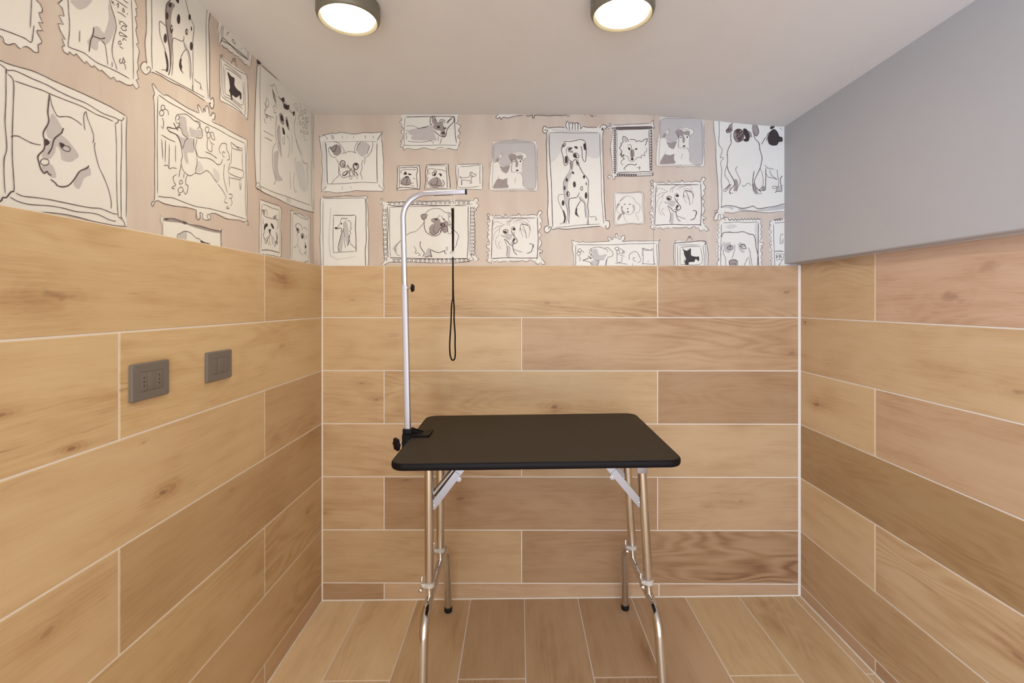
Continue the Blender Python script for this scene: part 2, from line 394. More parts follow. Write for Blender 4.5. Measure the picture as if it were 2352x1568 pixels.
# right wall
bm = bmesh.new(); bm.loops.layers.uv.new('UVMap'); bm.loops.layers.float_color.new('tile')
RA = [1.6665, .4635, -.74]; RB = [1.065, -.139]
rt = [[(1, .2), (1, .3), (1.0, .9), (.96, .25)], [(1, .2), (1, .2), (.98, .2)], [(1, .2), (1, .2), (.90, .5), (1.02, .1)],  # near tile of the top row carries cool daylight in its pinker tint
      [(1, .2), (1, .2), (.66, 0)], [(1, .2), (1, .2), (.97, .2), (1.0, .1)], [(1, .2), (.86, .2), (.82, .1)], [(.9, .2), (.9, .3), (.74, .5), (.84, .6)]]
tiles(bm, rows([ZB] + LINES + [.030], [sorted(RA), sorted(RB), sorted(RA), sorted(RB), sorted(RA), sorted(RB), sorted(RA)], rt, YF, 2.1120),
      lambda u, v: (XR, u, v), (-1, 0, 0))
box(bm, XR+g, XR+.08, YF, yb(XR)+.08, -.02, 2.26, 1)
tube(bm, [(XR-.001, YF, zf(XR)+.001), (XR-.001, yb(XR), zf(XR)+.001)], .0034, 8, 1)
wall_right = tag(obj('wall_right', bm, [M['tile_r'], M['grout']]), 'right wall tiled in wood-look planks', None, None, 'structure')

# ceiling: gently dips towards the right-hand beam
def smooth(a, b, x):
    t = max(0, min(1, (x - a) / (b - a))); return t * t * (3 - 2 * t)
def zc(x, y):
    h = .831 - .058 * smooth(.46, 1.26, x) - .0 
    h += .026 * (2.13 - y) * max(0, min(1, (.6 - x) / 1.5))
    return EYE + h
bm = bmesh.new(); nx, ny = 44, 16
gx = [XWL - .06 + (XR + .08 - XWL + .06) * i / nx for i in range(nx + 1)]; gy = [YF + (2.20 - YF) * j / ny for j in range(ny + 1)]
V = [[bm.verts.new((x, y, zc(x, y))) for y in gy] for x in gx]; W = [[bm.verts.new((x, y, 2.32)) for y in gy] for x in gx]
for i in range(nx):
    for j in range(ny):
        bm.faces.new((V[i][j], V[i][j+1], V[i+1][j+1], V[i+1][j])); bm.faces.new((W[i][j], W[i+1][j], W[i+1][j+1], W[i][j+1]))
for i in range(nx):
    bm.faces.new((V[i][0], V[i+1][0], W[i+1][0], W[i][0])); bm.faces.new((V[i][ny], W[i][ny], W[i+1][ny], V[i+1][ny]))
for j in range(ny):
    bm.faces.new((V[0][j], W[0][j], W[0][j+1], V[0][j+1])); bm.faces.new((V[nx][j], V[nx][j+1], W[nx][j+1], W[nx][j]))
ceiling = tag(obj('ceiling', bm, M['ceiling'], smooth=True), 'off-white painted ceiling', None, None, 'structure')

# grey boxed-in beam over the right wall
bm = bmesh.new()
vs = [bm.verts.new(p) for p in ((XB, YF, ZB), (XR+.001, YF, ZB), (XR+.001, ypb(XR)-.0002, ZB), (XB, ypb(XB)-.0002, ZB))]
vt = [bm.verts.new((v.co.x, v.co.y, 2.14)) for v in vs]
bm.faces.new(vs[::-1]); bm.faces.new(vt)
for i in range(4): bm.faces.new((vs[i], vs[(i+1) % 4], vt[(i+1) % 4], vt[i]))
bmesh.ops.recalc_face_normals(bm, faces=bm.faces)
es = [e for e in bm.edges if all(abs(v.co.x - XB) < 1e-5 and abs(v.co.z - ZB) < 1e-5 for v in e.verts)]
bmesh.ops.bevel(bm, geom=es, offset=.0025, segments=3, affect='EDGES')
tag(obj('trim_1', bm, M['grey'], smooth=True), 'grey painted boxed-in beam over the right wall', None, None, 'structure')

# ------------------------------------------------------------ wallpaper drawings: kind letter, then points in half millimetres on the wall
ART_LEFT = """
w1616,3640 1810,3764 1810,3747 1827,3741 1835,3726 1831,3712 1820,3705 1826,3690 1836,3676 1819,3669 1826,3658 1835,3646 1814,3636 1813,3628 1831,3606 1831,3597 1817,3583 1819,3555 1804,3548 1789,3554 1776,3555 1762,3545 1753,3534 1744,3536 1732,3542 1713,3527 1698,3527 1686,3543 1616,3525
j1809,3774 1810,3747 1827,3741 1835,3726 1831,3712 1820,3705 1826,3690 1836,3676 1819,3669 1826,3658 1835,3646 1814,3636 1813,3628 1831,3606 1831,3597 1817,3583 1819,3555 1804,3548 1789,3554 1776,3555 1762,3545
k1753,3534 1744,3536 1732,3542 1713,3527 1698,3527 1686,3543 1616,3520
k1616,3650 1615,3574 1616,3520
k1616,3552 1686,3568 1731,3576 1770,3581 1792,3579 1799,3617 1802,3647
k1795,3771 1793,3737 1791,3685 1788,3630
w1914,3842 1914,3812 1897,3788 1914,3780 1922,3753 1900,3743 1919,3718 1897,3709 1903,3690 1927,3662 1913,3658 1924,3636 1913,3626 1920,3611 1940,3609 1944,3623 1964,3617 1974,3631 1998,3617 2015,3610 2020,3624 2042,3612 2054,3615 2056,3624 2084,3613 2095,3622 2141,3606 2157,3621 2173,3609 2189,3618 2227,3618 2253,3626 2264,3638 2284,3624 2302,3641 2284,3668 2299,3677 2288,3706 2299,3727 2293,3754 2304,3814 2284,3840 2299,3845 2281,3901 2290,3924 2277,3960 2290,3973 2281,4000 2293,4014 2275,4038 2275,4074
j1914,3842 1914,3812 1897,3788 1914,3780 1922,3753 1900,3743 1919,3718 1897,3709 1903,3690 1927,3662 1913,3658 1924,3636 1913,3626 1920,3611 1940,3609 1944,3623 1964,3617 1974,3631 1998,3617 2015,3610 2020,3624 2042,3612 2054,3615 2056,3624 2084,3613 2095,3622 2141,3606 2157,3621 2173,3609 2189,3618 2227,3618 2253,3626 2264,3638 2284,3624 2302,3641 2284,3668 2299,3677 2288,3706 2299,3727 2293,3754 2304,3814 2284,3840 2299,3845 2281,3901 2290,3924 2277,3960 2290,3973 2281,4000 2293,4014 2275,4038 2275,4074
k1936,3862 1938,3827 1942,3775 1945,3732 1943,3686 1939,3647 1949,3642 2008,3652 2040,3647 2076,3643 2133,3650 2193,3654 2244,3654
k2253,4066 2255,4026 2264,3891 2268,3663
g1953,3836 1963,3824 1988,3819 2019,3846 2040,3877 2045,3894
g2054,3782 2080,3802 2110,3791 2133,3867 2129,3914 2137,3935 2169,3871 2145,3784 2114,3741 2095,3748 2080,3735 2076,3701 2061,3692 2033,3697 2026,3712 2051,3748
k2135,3971 2135,3951 2149,3916 2165,3885 2171,3849 2159,3798 2149,3746 2153,3708 2169,3679 2174,3661
K2056,3785 2053,3756 2040,3717 2034,3670
K2053,3745 2072,3751 2091,3755 2112,3771
k2095,3750 2112,3740 2120,3704 2127,3660
k1990,3735 1989,3685
k2149,3684 2149,3661
k2145,3957 2151,3946 2153,3955 2161,3943
k2173,3954 2183,3964 2179,3941
k2210,3963 2206,3944 2216,3947 2214,3959
k2169,3972 2235,3976
k2210,3998 2238,3999
k2175,3923 2202,3929 2223,3926
K2231,3949 2234,3946
k2183,3891 2189,3886
k2195,3876 2189,3879 2202,3895 2231,3890 2218,3883
k2197,3864 2214,3884 2227,3870 2206,3858 2197,3864
k2187,3831 2193,3841 2231,3841 2210,3833 2193,3826 2187,3831
k2206,3810 2214,3825 2227,3820
k2183,3791 2193,3802 2197,3789 2185,3782 2183,3791
k2189,3774 2210,3775
k2193,3722 2189,3703 2202,3706 2210,3734
k2206,3735 2220,3720 2210,3710 2220,3705 2223,3685
w1613,3449 1686,3462 1705,3460 1795,3476 1876,3477 2001,3481 2114,3482 2227,3475 2230,2968 2175,2961 2067,2961 1949,2967 1852,2961 1790,2949 1725,2947 1686,2950 1613,2947
k1613,3449 1611,3215 1613,2947 1663,2941 1725,2947
k1613,3449 1686,3458 1705,3458 1745,3465 1795,3475 1843,3477 1876,3476 1929,3478 2001,3481 2084,3482 2150,3481 2227,3473
k1649,3448 1686,3444 1703,3438 1709,3435 1737,3446 1795,3446 1852,3448 1899,3444 1959,3444 2022,3447 2096,3437 2162,3442 2185,3440
k1733,3409 1786,3414 1839,3420 1862,3419 1929,3422 2001,3426 2067,3420 2114,3423 2153,3422
K1703,3435 1705,3422
k1703,3434 1703,3331 1700,3248 1706,3160 1697,3116 1697,3050 1701,2998
k1709,3422 1729,3403 1727,3300 1724,3174 1727,3091 1731,3030 1729,3009
k2229,3470 2225,3337 2228,3177 2225,3007
k2199,3440 2201,3329 2196,3195 2197,3063 2199,2989
k2166,3420 2172,3320 2172,3215 2175,3085 2181,3007
k2214,3464 2204,3445 2185,3440 2178,3424 2166,3420
K1663,2957 1686,2968 1693,2982 1705,2985 1721,3009 1729,3009
k1737,3008 1761,3002 1808,3007 1866,3011 1949,3012 2033,3014 2090,3021 2150,3012 2178,3013
k1717,2989 1745,2979 1790,2977 1852,2986 1914,2989 1974,2986 2067,2994 2132,2980 2169,2980
k1786,2949 1852,2959 1909,2965 1974,2965 2067,2959 2175,2960 2227,2967
k2181,3013 2185,2998 2199,3000 2215,2981 2217,2968
g1873,3347 1862,3313 1852,3287 1852,3260 1862,3246 1883,3253 1916,3292 1899,3327
g1841,3199 1843,3231 1876,3246 1909,3276 1949,3257 1986,3221 1974,3201 1949,3181 1914,3180 1907,3210 1890,3228 1885,3199 1862,3167 1834,3166
g1828,3124 1862,3149 1880,3139 1890,3109 1880,3098 1862,3102 1852,3117 1839,3107
g2031,3188 2043,3155 2012,3132 1990,3083 1969,3087 1964,3110 1990,3153
K1861,3416 1857,3370 1855,3342 1858,3307 1837,3259 1843,3231 1840,3198 1817,3165 1821,3140 1828,3119 1841,3105
K1841,3105 1852,3117 1857,3110 1869,3106
k1862,3416 1871,3380 1885,3354 1899,3345 1939,3360 1974,3358 2001,3347
k2014,3333 2009,3364 2009,3393 2019,3412 2025,3389 2050,3339 2056,3312 2050,3290
k2062,3297 2060,3269 2079,3204 2108,3157 2132,3106 2144,3062 2143,3031
K1866,3090 1885,3081 1895,3072 1919,3074 1944,3088 1969,3121 1990,3155 2022,3176 2032,3191
K1919,3307 1916,3299 1909,3283 1881,3251 1871,3213 1855,3183
k1725,3199 1723,3207 1745,3215 1765,3211 1795,3206 1828,3210
k1860,3155 1857,3147 1849,3140 1839,3137 1830,3139 1826,3146 1830,3154 1838,3161 1848,3163 1856,3162 1860,3155
d1841,3236 1852,3240 1863,3230 1850,3215 1842,3219
k1904,3244 1907,3229 1921,3220 1939,3220 1949,3233 1939,3241 1924,3239
d1903,3245 1921,3245 1924,3239 1914,3227 1905,3233
w2347,4164 2347,3930 2339,3861 2350,3784 2329,3775 2311,3746 2324,3721 2347,3722 2376,3749 2437,3760 2513,3761 2587,3773 2686,3783 2786,3778 2828,3781 2839,3761 2858,3764 2869,3798 2858,3828 2831,3821 2824,4091 2831,4302 2831,4485
k2345,4163 2345,4083 2347,3942 2338,3877 2342,3830 2350,3773
k2350,3782 2329,3774 2312,3747 2318,3726 2347,3722 2373,3753 2371,3766 2357,3765 2350,3755 2355,3748
k2378,4185 2379,4104 2382,3982 2380,3858 2386,3767
k2376,3749 2437,3760 2513,3761 2587,3773 2686,3778 2786,3778
k2403,3767 2495,3774 2587,3782 2686,3790 2783,3796
k2812,4375 2797,4246 2797,4125 2801,3934 2816,3803
K2835,4390 2830,4304 2820,4234 2828,4044 2830,3821 2858,3828 2869,3798 2858,3764 2839,3761 2828,3776
d2839,3785 2837,3782 2834,3779 2829,3777 2826,3777 2824,3779 2826,3783 2829,3786 2833,3788 2837,3788
p2501,4171 2543,4180 2525,4143 2513,4079 2525,4008 2519,3888 2507,3838 2501,3921 2483,3989 2480,4116
g2613,4027 2646,4002 2666,3962 2669,3858 2656,3849 2646,3952 2626,3987
K2513,4205 2507,4184 2483,4148 2476,4113 2477,4046 2489,4001 2507,3907 2513,3863 2504,3815 2495,3789
k2619,4281 2623,4256 2652,4193 2676,4170 2692,4142 2683,4072 2683,3971 2685,3902 2680,3863 2685,3791
k2484,4031 2454,4034 2437,4033 2431,4011 2437,3964 2460,3925 2477,3901
k2519,3796 2528,3892 2522,3950 2525,3982 2534,4002 2562,4009 2597,4019 2610,4037 2610,4054
k2606,4024 2619,3997 2646,3988 2661,3950 2666,3916 2663,3853
k2625,3991 2600,3955 2586,3921 2581,3892
d2581,3914 2593,3921 2590,3897 2597,3882 2593,3863 2610,3850 2587,3857 2574,3876
d2468,3896 2480,3894 2495,3854 2492,3809 2477,3800 2483,3835
k2445,3793 2483,3809
d2519,4166 2516,4156 2510,4148 2503,4143 2498,4145 2495,4151 2497,4159 2503,4168 2511,4172 2517,4171
d2496,4095 2493,4082 2489,4072 2483,4070 2479,4073 2477,4084 2478,4097 2483,4106 2489,4110 2493,4106
d2528,4044 2525,4029 2520,4019 2515,4015 2510,4021 2508,4033 2510,4047 2515,4058 2521,4063 2525,4056
o2523,4048 2522,4043 2520,4038 2518,4037 2516,4039 2515,4044 2516,4049 2518,4054 2520,4055 2522,4053
d2582,4129 2580,4112 2574,4099 2566,4095 2560,4100 2557,4114 2560,4130 2566,4145 2574,4149 2580,4142
d2665,4189 2664,4179 2659,4170 2653,4167 2648,4169 2647,4178 2648,4188 2653,4197 2659,4201 2664,4197
d2642,4095 2640,4083 2636,4074 2629,4071 2625,4075 2622,4084 2625,4095 2629,4104 2636,4108 2641,4104
o2637,4093 2637,4087 2634,4082 2632,4082 2630,4083 2629,4088 2630,4094 2632,4099 2634,4100 2636,4098
d2676,4131 2675,4123 2673,4117 2670,4116 2668,4119 2667,4126 2668,4133 2670,4140 2673,4142 2675,4138
d2681,4036 2678,4021 2673,4011 2666,4007 2660,4012 2658,4024 2660,4039 2666,4052 2673,4054 2679,4050
d2484,3973 2482,3957 2476,3946 2470,3941 2464,3948 2462,3961 2465,3976 2470,3988 2476,3992 2482,3987
d2543,4215 2571,4233 2568,4202
k2693,3862 2714,3856 2743,3859 2750,3843 2761,3827
k2744,3827 2750,3843
k2685,3791 2676,3806 2683,3823
w2910,4336 2910,4301 2902,4257 2914,4193 2926,4182 2951,4188 3002,4191 3072,4189 3131,4195 3213,4195 3263,4214 3278,4300 3278,4329 3127,4357
j2910,4302 2902,4257 2916,4245 2910,4216 2914,4191
k2922,4180 2947,4216 2955,4238 2951,4264 2963,4304
k2926,4185 2943,4224 2934,4260 2951,4310
K2955,4236 3036,4233 3127,4239 3233,4243
K2951,4213 3036,4231 3108,4224 3228,4238
k2951,4188 2963,4179 3006,4191 3014,4180 3058,4195 3072,4189 3117,4201 3131,4195 3164,4198 3189,4185 3218,4203
j3233,4243 3263,4214 3278,4300
k3223,4300 3221,4249
k3243,4299 3233,4249
k2993,4269 3002,4290 3019,4302
k3050,4275 3067,4282 3085,4265 3054,4264 3050,4275
k3155,4280 3153,4263
k3182,4295 3198,4292
w2926,4114 2951,4106 3036,4118 3203,4135 3223,4100 3223,3855 3218,3831 3127,3845 3036,3841 2930,3838 2926,3993
k2928,4100 2922,3991 2926,3892 2925,3846 2943,3841 3036,3851 3127,3851 3193,3844 3218,3831 3228,3868 3233,3982 3218,4120 3184,4123 3099,4107 3019,4104 2959,4100 2934,4103 2951,4122 2934,4121 2928,4100
k2943,4089 2938,3948 2943,3874 3036,3872 3127,3867 3193,3858 3189,4073
k2963,4079 3036,4087 3155,4087
k2961,4071 2959,3896 3036,3893 3169,3884
k2984,4063 3054,4074 3155,4074
k2976,4058 2976,3914 3036,3909 3169,3911 3167,4060
k3036,4116 3072,4168 3104,4122
k3054,4151 3067,4144 3085,4168 3058,4157
d3006,4051 3041,4039 3076,4043 3076,4000 3108,3985 3150,3982 3150,3941 3136,3938 3131,3958 3108,3937 3085,3925 3050,3925 3054,3895 3041,3892 3028,3931 3019,3938 3028,3963 3019,4005 3006,4031
w2387,3696 2417,3680 2482,3678 2555,3683 2639,3680 2730,3688 2722,3722 2747,3721 2773,3714 2796,3752 2818,3738 2836,3713 2878,3738 2864,3688 3002,3696 3087,3692 3223,3703 3223,3673 3217,3179 3235,3135 3176,3152 3023,3138 2883,3150 2827,3133 2836,3106 2773,3089 2739,3117 2730,3082 2713,3135 2639,3134 2532,3123 2427,3125 2404,3117 2387,3087 2381,3105 2400,3129 2404,3403 2391,3626 2397,3651
k2417,3680 2394,3697 2384,3687 2400,3653 2391,3631 2397,3599 2402,3402 2400,3303 2400,3134 2381,3110 2387,3088 2404,3117 2427,3126 2461,3119 2532,3122 2639,3134 2713,3134
k2713,3134 2709,3095 2730,3082 2747,3107 2739,3125 2765,3122 2765,3099 2796,3092 2827,3101 2838,3112 2818,3132 2805,3118 2818,3100
k2827,3136 2883,3147 2971,3135 3023,3137 3131,3150 3176,3145 3223,3160 3238,3135 3223,3140 3214,3178
j2420,3680 2461,3671 2486,3683 2532,3681 2577,3679 2639,3677 2730,3686
k2739,3689 2720,3721 2734,3731 2765,3702 2778,3733 2787,3714 2796,3752 2818,3755 2823,3716 2841,3712 2850,3733 2880,3739 2874,3706 2855,3696 2860,3683 2961,3691 3087,3692 3217,3698
k2427,3658 2503,3651 2593,3653 2672,3652 2782,3649 2902,3657 3023,3657 3188,3668
k2422,3649 2417,3457 2419,3258 2420,3161
k2422,3148 2468,3153 2525,3162 2616,3157 2713,3154 2827,3165 3002,3169 3200,3169
k3194,3670 3200,3533 3197,3334 3206,3190
k3221,3702 3209,3536 3217,3338 3214,3178
g2577,3609 2620,3620 2632,3598 2639,3557 2656,3524 2624,3519 2600,3532 2577,3567
g2656,3579 2696,3578 2756,3599 2756,3565 2705,3541 2664,3533
g2551,3504 2608,3503 2688,3525 2692,3454 2639,3432 2647,3390 2639,3372 2616,3392 2600,3446
h2722,3412 2756,3405 2773,3376 2713,3348
h2864,3413 2922,3392 2912,3342 2874,3356
k2558,3610 2593,3626 2624,3638 2656,3637 2696,3628 2739,3638 2743,3611 2760,3600 2763,3567 2747,3550 2705,3539
k2558,3610 2547,3587 2555,3564 2577,3572 2573,3555 2593,3540 2600,3522 2624,3516 2643,3512
k2562,3609 2577,3604 2562,3582
K2577,3548 2532,3527 2486,3517 2503,3501 2551,3502 2577,3482 2593,3441
K2532,3558 2551,3536 2566,3528
k2551,3533 2577,3564
k2643,3512 2620,3493 2608,3460 2593,3433 2600,3403 2589,3373 2600,3333 2632,3315 2664,3315 2705,3343
k2692,3532 2688,3486 2713,3449 2717,3394 2705,3362 2709,3338
k2717,3534 2705,3491 2717,3450 2743,3438 2809,3455 2864,3454 2902,3444 2936,3460 2951,3492
k2705,3340 2747,3347 2800,3380 2841,3371 2869,3349 2902,3336
k2902,3327 2951,3303 2992,3263
k2971,3467 2961,3403 2971,3357 3002,3296
k2696,3628 2717,3633 2739,3615 2717,3591
k2961,3593 2992,3594 2992,3566 3012,3547 3023,3513 2997,3499
k2931,3516 2917,3542 2936,3578 2966,3594
k2971,3510 2959,3510 2949,3522 2956,3539 2976,3536
k2589,3357 2581,3323 2570,3282
k2612,3315 2608,3287
k2639,3312 2624,3280 2628,3254
k2555,3292 2529,3272 2536,3247 2547,3234 2518,3214 2540,3212
k2577,3263 2593,3272 2600,3258 2577,3247 2577,3263
k2573,3225 2593,3235 2604,3219 2577,3199 2566,3212 2573,3225
k2624,3256 2643,3252 2635,3218 2620,3203 2608,3217
K2566,3186 2585,3193
k3012,3292 3049,3297 3044,3274 3017,3268
k2981,3260 2971,3234 3002,3234
k2997,3214 3017,3203 2992,3198 2997,3214
k3038,3273 3049,3244 3033,3221
k2444,3464 2503,3459 2544,3461
k2447,3443 2456,3344
k2474,3447 2472,3331
k2502,3435 2498,3308
k2546,3445 2546,3355
k2461,3313 2489,3321 2503,3308 2525,3320 2555,3323
k2470,3611 2468,3603 2460,3595 2451,3592 2445,3594 2443,3600 2445,3608 2451,3616 2460,3619 2467,3618 2470,3611
k2463,3581 2459,3571 2452,3563 2443,3559 2435,3561 2432,3568 2435,3578 2443,3586 2452,3590 2460,3587 2463,3581
k2465,3602 2489,3604 2496,3583
k2451,3553 2461,3534 2458,3502
k2444,3507 2458,3498
k2823,3626 2818,3615 2810,3605 2799,3602 2791,3604 2787,3613 2790,3623 2799,3633 2810,3636 2820,3634 2823,3626
k2834,3598 2831,3586 2823,3577 2813,3573 2804,3577 2802,3586 2805,3597 2813,3607 2823,3610 2831,3607 2834,3598
k2827,3607 2855,3622 2869,3604 2874,3582 2846,3584 2841,3606
k2809,3571 2807,3510 2847,3505 2847,3549
k2827,3572 2836,3557 2869,3553
k2787,3486 2846,3487 2897,3479
k3038,3625 3087,3615 3154,3621 3154,3608 3054,3592 3038,3625
k3049,3622 3131,3607
k3044,3589 3038,3486
k3159,3606 3165,3484
k3038,3468 3165,3480 3176,3460 3148,3427 3012,3426 3038,3468
k3017,3412 3023,3341
k3023,3397 3154,3415
k3131,3403 3140,3347 3151,3395
k3028,3490 3007,3446
w3344,4296 3378,4284 3796,4296 4244,4295 4276,4289 4265,3428 4222,3406 3796,3380 3392,3398 3330,3416 3310,3679
g3575,3725 3646,3755 3630,3663 3646,3588 3711,3557 3614,3528 3582,3571 3567,3668
g3622,3922 3662,3948 3686,3728 3646,3787
h3922,3756 4056,3778 4117,3579 4017,3556 3941,3667
K3344,4289 3337,4198 3317,3971 3310,3679 3324,3480 3330,3424
k3381,4285 3378,4070 3385,3777 3381,3451
K3392,4283 3521,4286 3662,4292 3796,4296 3885,4301 4017,4302 4222,4296
d3337,4289 3357,4303 3392,4298 3378,4280 3350,4270
k3344,4252 3364,4270 3350,4288
k3386,3431 3378,3415 3364,3402 3345,3400 3330,3404 3324,3416 3330,3431 3346,3445 3363,3449 3379,3443 3386,3431
k3337,3411 3378,3435
k3378,3428 3394,3410 3385,3385
k3385,3431 3567,3431 3762,3443 3978,3451 4200,3462
K3337,3407 3448,3396 3598,3395 3796,3388 4017,3394 4276,3413
k3775,3441 3779,3397
k3799,3443 3803,3398
k3824,3446 3828,3404
k4222,4291 4233,3976 4222,3696 4222,3457
k4272,4297 4254,3983 4276,3710 4265,3437
k4222,3466 4265,3428
k3514,4198 3544,4203 3582,4232 3630,4182
p3552,4184 3582,4158 3606,4105 3567,4128
k3549,4190 3575,4116 3614,4097
k3552,4184 3582,4158 3614,4152
d3654,4169 3678,4167 3719,4197 3736,4175 3719,4152 3779,4160 3813,4174 3796,4130 3728,4115 3711,4149 3678,4159
K3638,4170 3670,4160 3728,4172 3813,4141 3849,4130 3903,4160
k3903,4160 3918,4115 3885,4043
d3876,4141 3903,4156 3900,4129 3876,4115
p3654,4041 3694,4061 3728,4025 3719,3982 3670,3987
d3670,4035 3703,4048 3719,4014 3678,4002
p3753,4051 3779,4061 3813,3991 3805,3971 3762,3997
d3753,4031 3779,4041 3799,4003 3775,3994
d3698,3957 3724,3955 3744,3921 3711,3910 3703,3935
k3736,3906 3728,3871 3736,3849 3719,3835 3698,3852 3703,3886
k3889,4044 3903,3990 3931,3939 3978,3894 4037,3865
k3922,3945 3959,3884 4037,3838
k3614,4014 3598,3929 3598,3858 3614,3816 3646,3755
k3598,3803 3552,3734 3559,3604 3598,3536 3582,3501 3564,3487
k3662,3948 3630,3909 3630,3845 3670,3795 3686,3720
k3762,3923 3813,3891 3813,3816 3787,3750
k3849,3945 3858,3856 3845,3801
k4037,3825 4056,3796 4138,3801 4138,3774 4127,3744 4148,3677 4138,3575
k3927,3801 3903,3751
k3822,3660 3831,3596 3828,3516
k3900,3673 3881,3583 3894,3536 3922,3508 3931,3536
k3470,4087 3499,4069 3484,4024 3455,4028 3470,4087
k3427,4035 3463,4016 3448,3980
k3448,4002 3434,3966 3470,3958
K3455,3960 3492,3966 3463,3940 3455,3960
k3499,3969 3567,3980
k3507,3972 3537,3945
k3434,3929 3441,3902 3463,3898
k3552,4044 3590,4083 3606,4058
k3575,4045 3575,4018 3606,4034
k3913,4232 3903,4203 3959,4182 3941,4227 3913,4232
k3978,4259 4007,4254 3998,4215
k4051,4205 4045,4192 4034,4181 4020,4174 4007,4177 4004,4187 4008,4200 4019,4211 4034,4217 4045,4215 4051,4205
k4103,4239 4100,4227 4091,4218 4082,4213 4073,4218 4071,4227 4073,4237 4081,4248 4091,4252 4099,4248 4103,4239
k4069,4168 4067,4162 4060,4156 4053,4153 4047,4155 4044,4158 4047,4165 4053,4170 4060,4173 4066,4172 4069,4168
k4007,4175 3969,4134 3998,4115
k4018,4107 4016,4099 4007,4091 3996,4086 3987,4088 3983,4094 3987,4104 3996,4111 4007,4115 4015,4114 4018,4107
k4083,4116 4079,4100 4069,4085 4056,4082 4046,4088 4043,4101 4047,4116 4056,4128 4068,4133 4078,4128 4083,4116
k4107,4196 4097,4156 4158,4170
k4141,4128 4137,4111 4127,4097 4115,4094 4105,4099 4102,4113 4105,4130 4115,4141 4127,4145 4137,4140 4141,4128
k4031,4045 4028,4038 4021,4032 4013,4028 4006,4031 4003,4035 4006,4042 4013,4048 4021,4052 4028,4050 4031,4045
k4150,4072 4148,4064 4141,4058 4133,4054 4127,4057 4126,4064 4128,4071 4134,4078 4141,4080 4147,4079 4150,4072
k4094,4052 4091,4043 4082,4036 4071,4032 4061,4033 4058,4040 4063,4049 4071,4057 4082,4061 4091,4060 4094,4052
k4056,4017 4097,3991 4117,4002
k4156,4188 4152,4176 4139,4164 4124,4158 4111,4160 4108,4169 4112,4181 4124,4193 4139,4197 4152,4196 4156,4188
k3420,3834 3567,3844
k3437,3793 3544,3801
w2436,3055 2463,3044 2535,3056 2612,3053 2700,3050 2822,3048 2909,3047 2940,3066 2936,2914 2442,2863 2447,3021
t2434,3056 2444,3050 2436,3027 2450,3002 2444,2922
t2455,3042 2458,2924
p2463,3044 2485,3046 2535,3058 2606,3056 2674,3046 2766,3052 2872,3048 2932,3051 2936,3037 2850,3038 2726,3037 2624,3047 2535,3040 2463,3034
d2594,3048 2618,3054 2633,3048 2618,3039 2600,3043
K2468,3041 2496,3043
t2463,3032 2535,3040 2618,3044 2700,3037 2801,3035 2928,3036
k2463,3044 2530,3055 2576,3049 2649,3046 2753,3050 2836,3045
K2836,3045 2894,3047 2936,3051 2940,3063
K2936,3051 2934,3022 2938,2938
g2576,2979 2612,2996 2633,2999 2630,2950 2594,2941 2564,2942
k2561,2937 2561,2974 2576,2981 2606,2998 2630,3003 2668,2998 2706,2978 2733,2977 2753,2966
d2751,2970 2780,2963 2829,2960 2840,2945 2794,2944 2753,2944
w3382,3335 3520,3339 3657,3344 3681,3317 3675,2943 3382,2916 3372,3149
k3386,3341 3406,3336 3431,3342 3452,3336 3479,3344 3495,3337 3519,3346 3539,3337 3568,3347 3581,3339 3610,3347 3626,3342 3657,3350
k3377,3326 3372,3203 3367,3040 3367,2964
k3381,2960 3406,2954 3423,2961 3445,2955 3478,2964 3497,2956 3520,2963 3541,2957 3571,2965 3595,2958 3620,2964 3645,2958 3676,2967
k3663,3343 3684,3317 3669,3196 3687,3080 3679,2949
k3421,3311 3476,3314 3553,3309 3646,3317
k3408,3311 3392,3207 3398,3098 3392,2994
k3646,3318 3651,3193 3663,3077 3657,2994
K3395,2984 3476,2995 3565,2996 3657,2993
p3408,3270 3444,3271 3444,3243 3423,3240
k3408,3270 3434,3269 3466,3281 3476,3235
k3423,3240 3455,3229 3542,3233 3576,3233
p3559,3247 3610,3271 3599,3243 3576,3233
K3576,3245 3634,3234
d3434,3159 3466,3186 3487,3173 3455,3151 3439,3129
d3525,3193 3553,3192 3574,3164 3548,3163
d3496,3146 3529,3148 3520,3127 3529,3111 3509,3120
K3520,3110 3487,3083 3455,3034
k3525,3108 3565,3088 3576,3043
K3434,3114 3423,3091 3444,3061
k3466,3086 3444,3050 3455,3037
k3476,3082 3482,3054 3498,3034
k3509,3092 3504,3057 3525,3034
k3542,3096 3548,3063 3553,3041
K3599,3144 3622,3119 3605,3070 3576,3026
k3622,3107 3628,3073
k3444,3138 3429,3103
K3610,3129 3616,3077
k3423,3212 3418,3184 3444,3171
k3616,3234 3631,3202 3610,3158
p3587,3073 3628,3073 3622,3049
w3845,3348 4010,3350 4189,3350 4197,2936 3832,2914 3839,3161
k3825,3332 3858,3357 3898,3339 3953,3343 3995,3351 4039,3346 4083,3344 4128,3336 4189,3353
k3832,3327 3839,3254 3825,3129 3839,2958
k3872,3328 3926,3335 4010,3325 4166,3325
k3874,3322 3865,3165 3858,2966
k4166,3325 4166,3208 4174,3075 4161,2973
k4197,3351 4197,3213 4189,3077 4197,2953
K3874,2956 3995,2952 4083,2957 4158,2976
k3912,3241 3960,3265 4017,3258 4039,3216
K3912,3241 3939,3226 3981,3220
p3933,3225 3981,3220 3988,3196 3953,3184
d3933,3219 3967,3218 3953,3203
k4053,3241 4097,3251 4140,3231
p4017,3187 4053,3199 4075,3176 4053,3150 4017,3161
d4031,3176 4053,3176 4050,3153 4027,3153
K4120,3182 4120,3159
k4120,3182 4143,3188
p4097,3132 4120,3096 4112,3078 4090,3085 4094,3119
d4094,3099 4120,3099 4112,3078 4090,3079
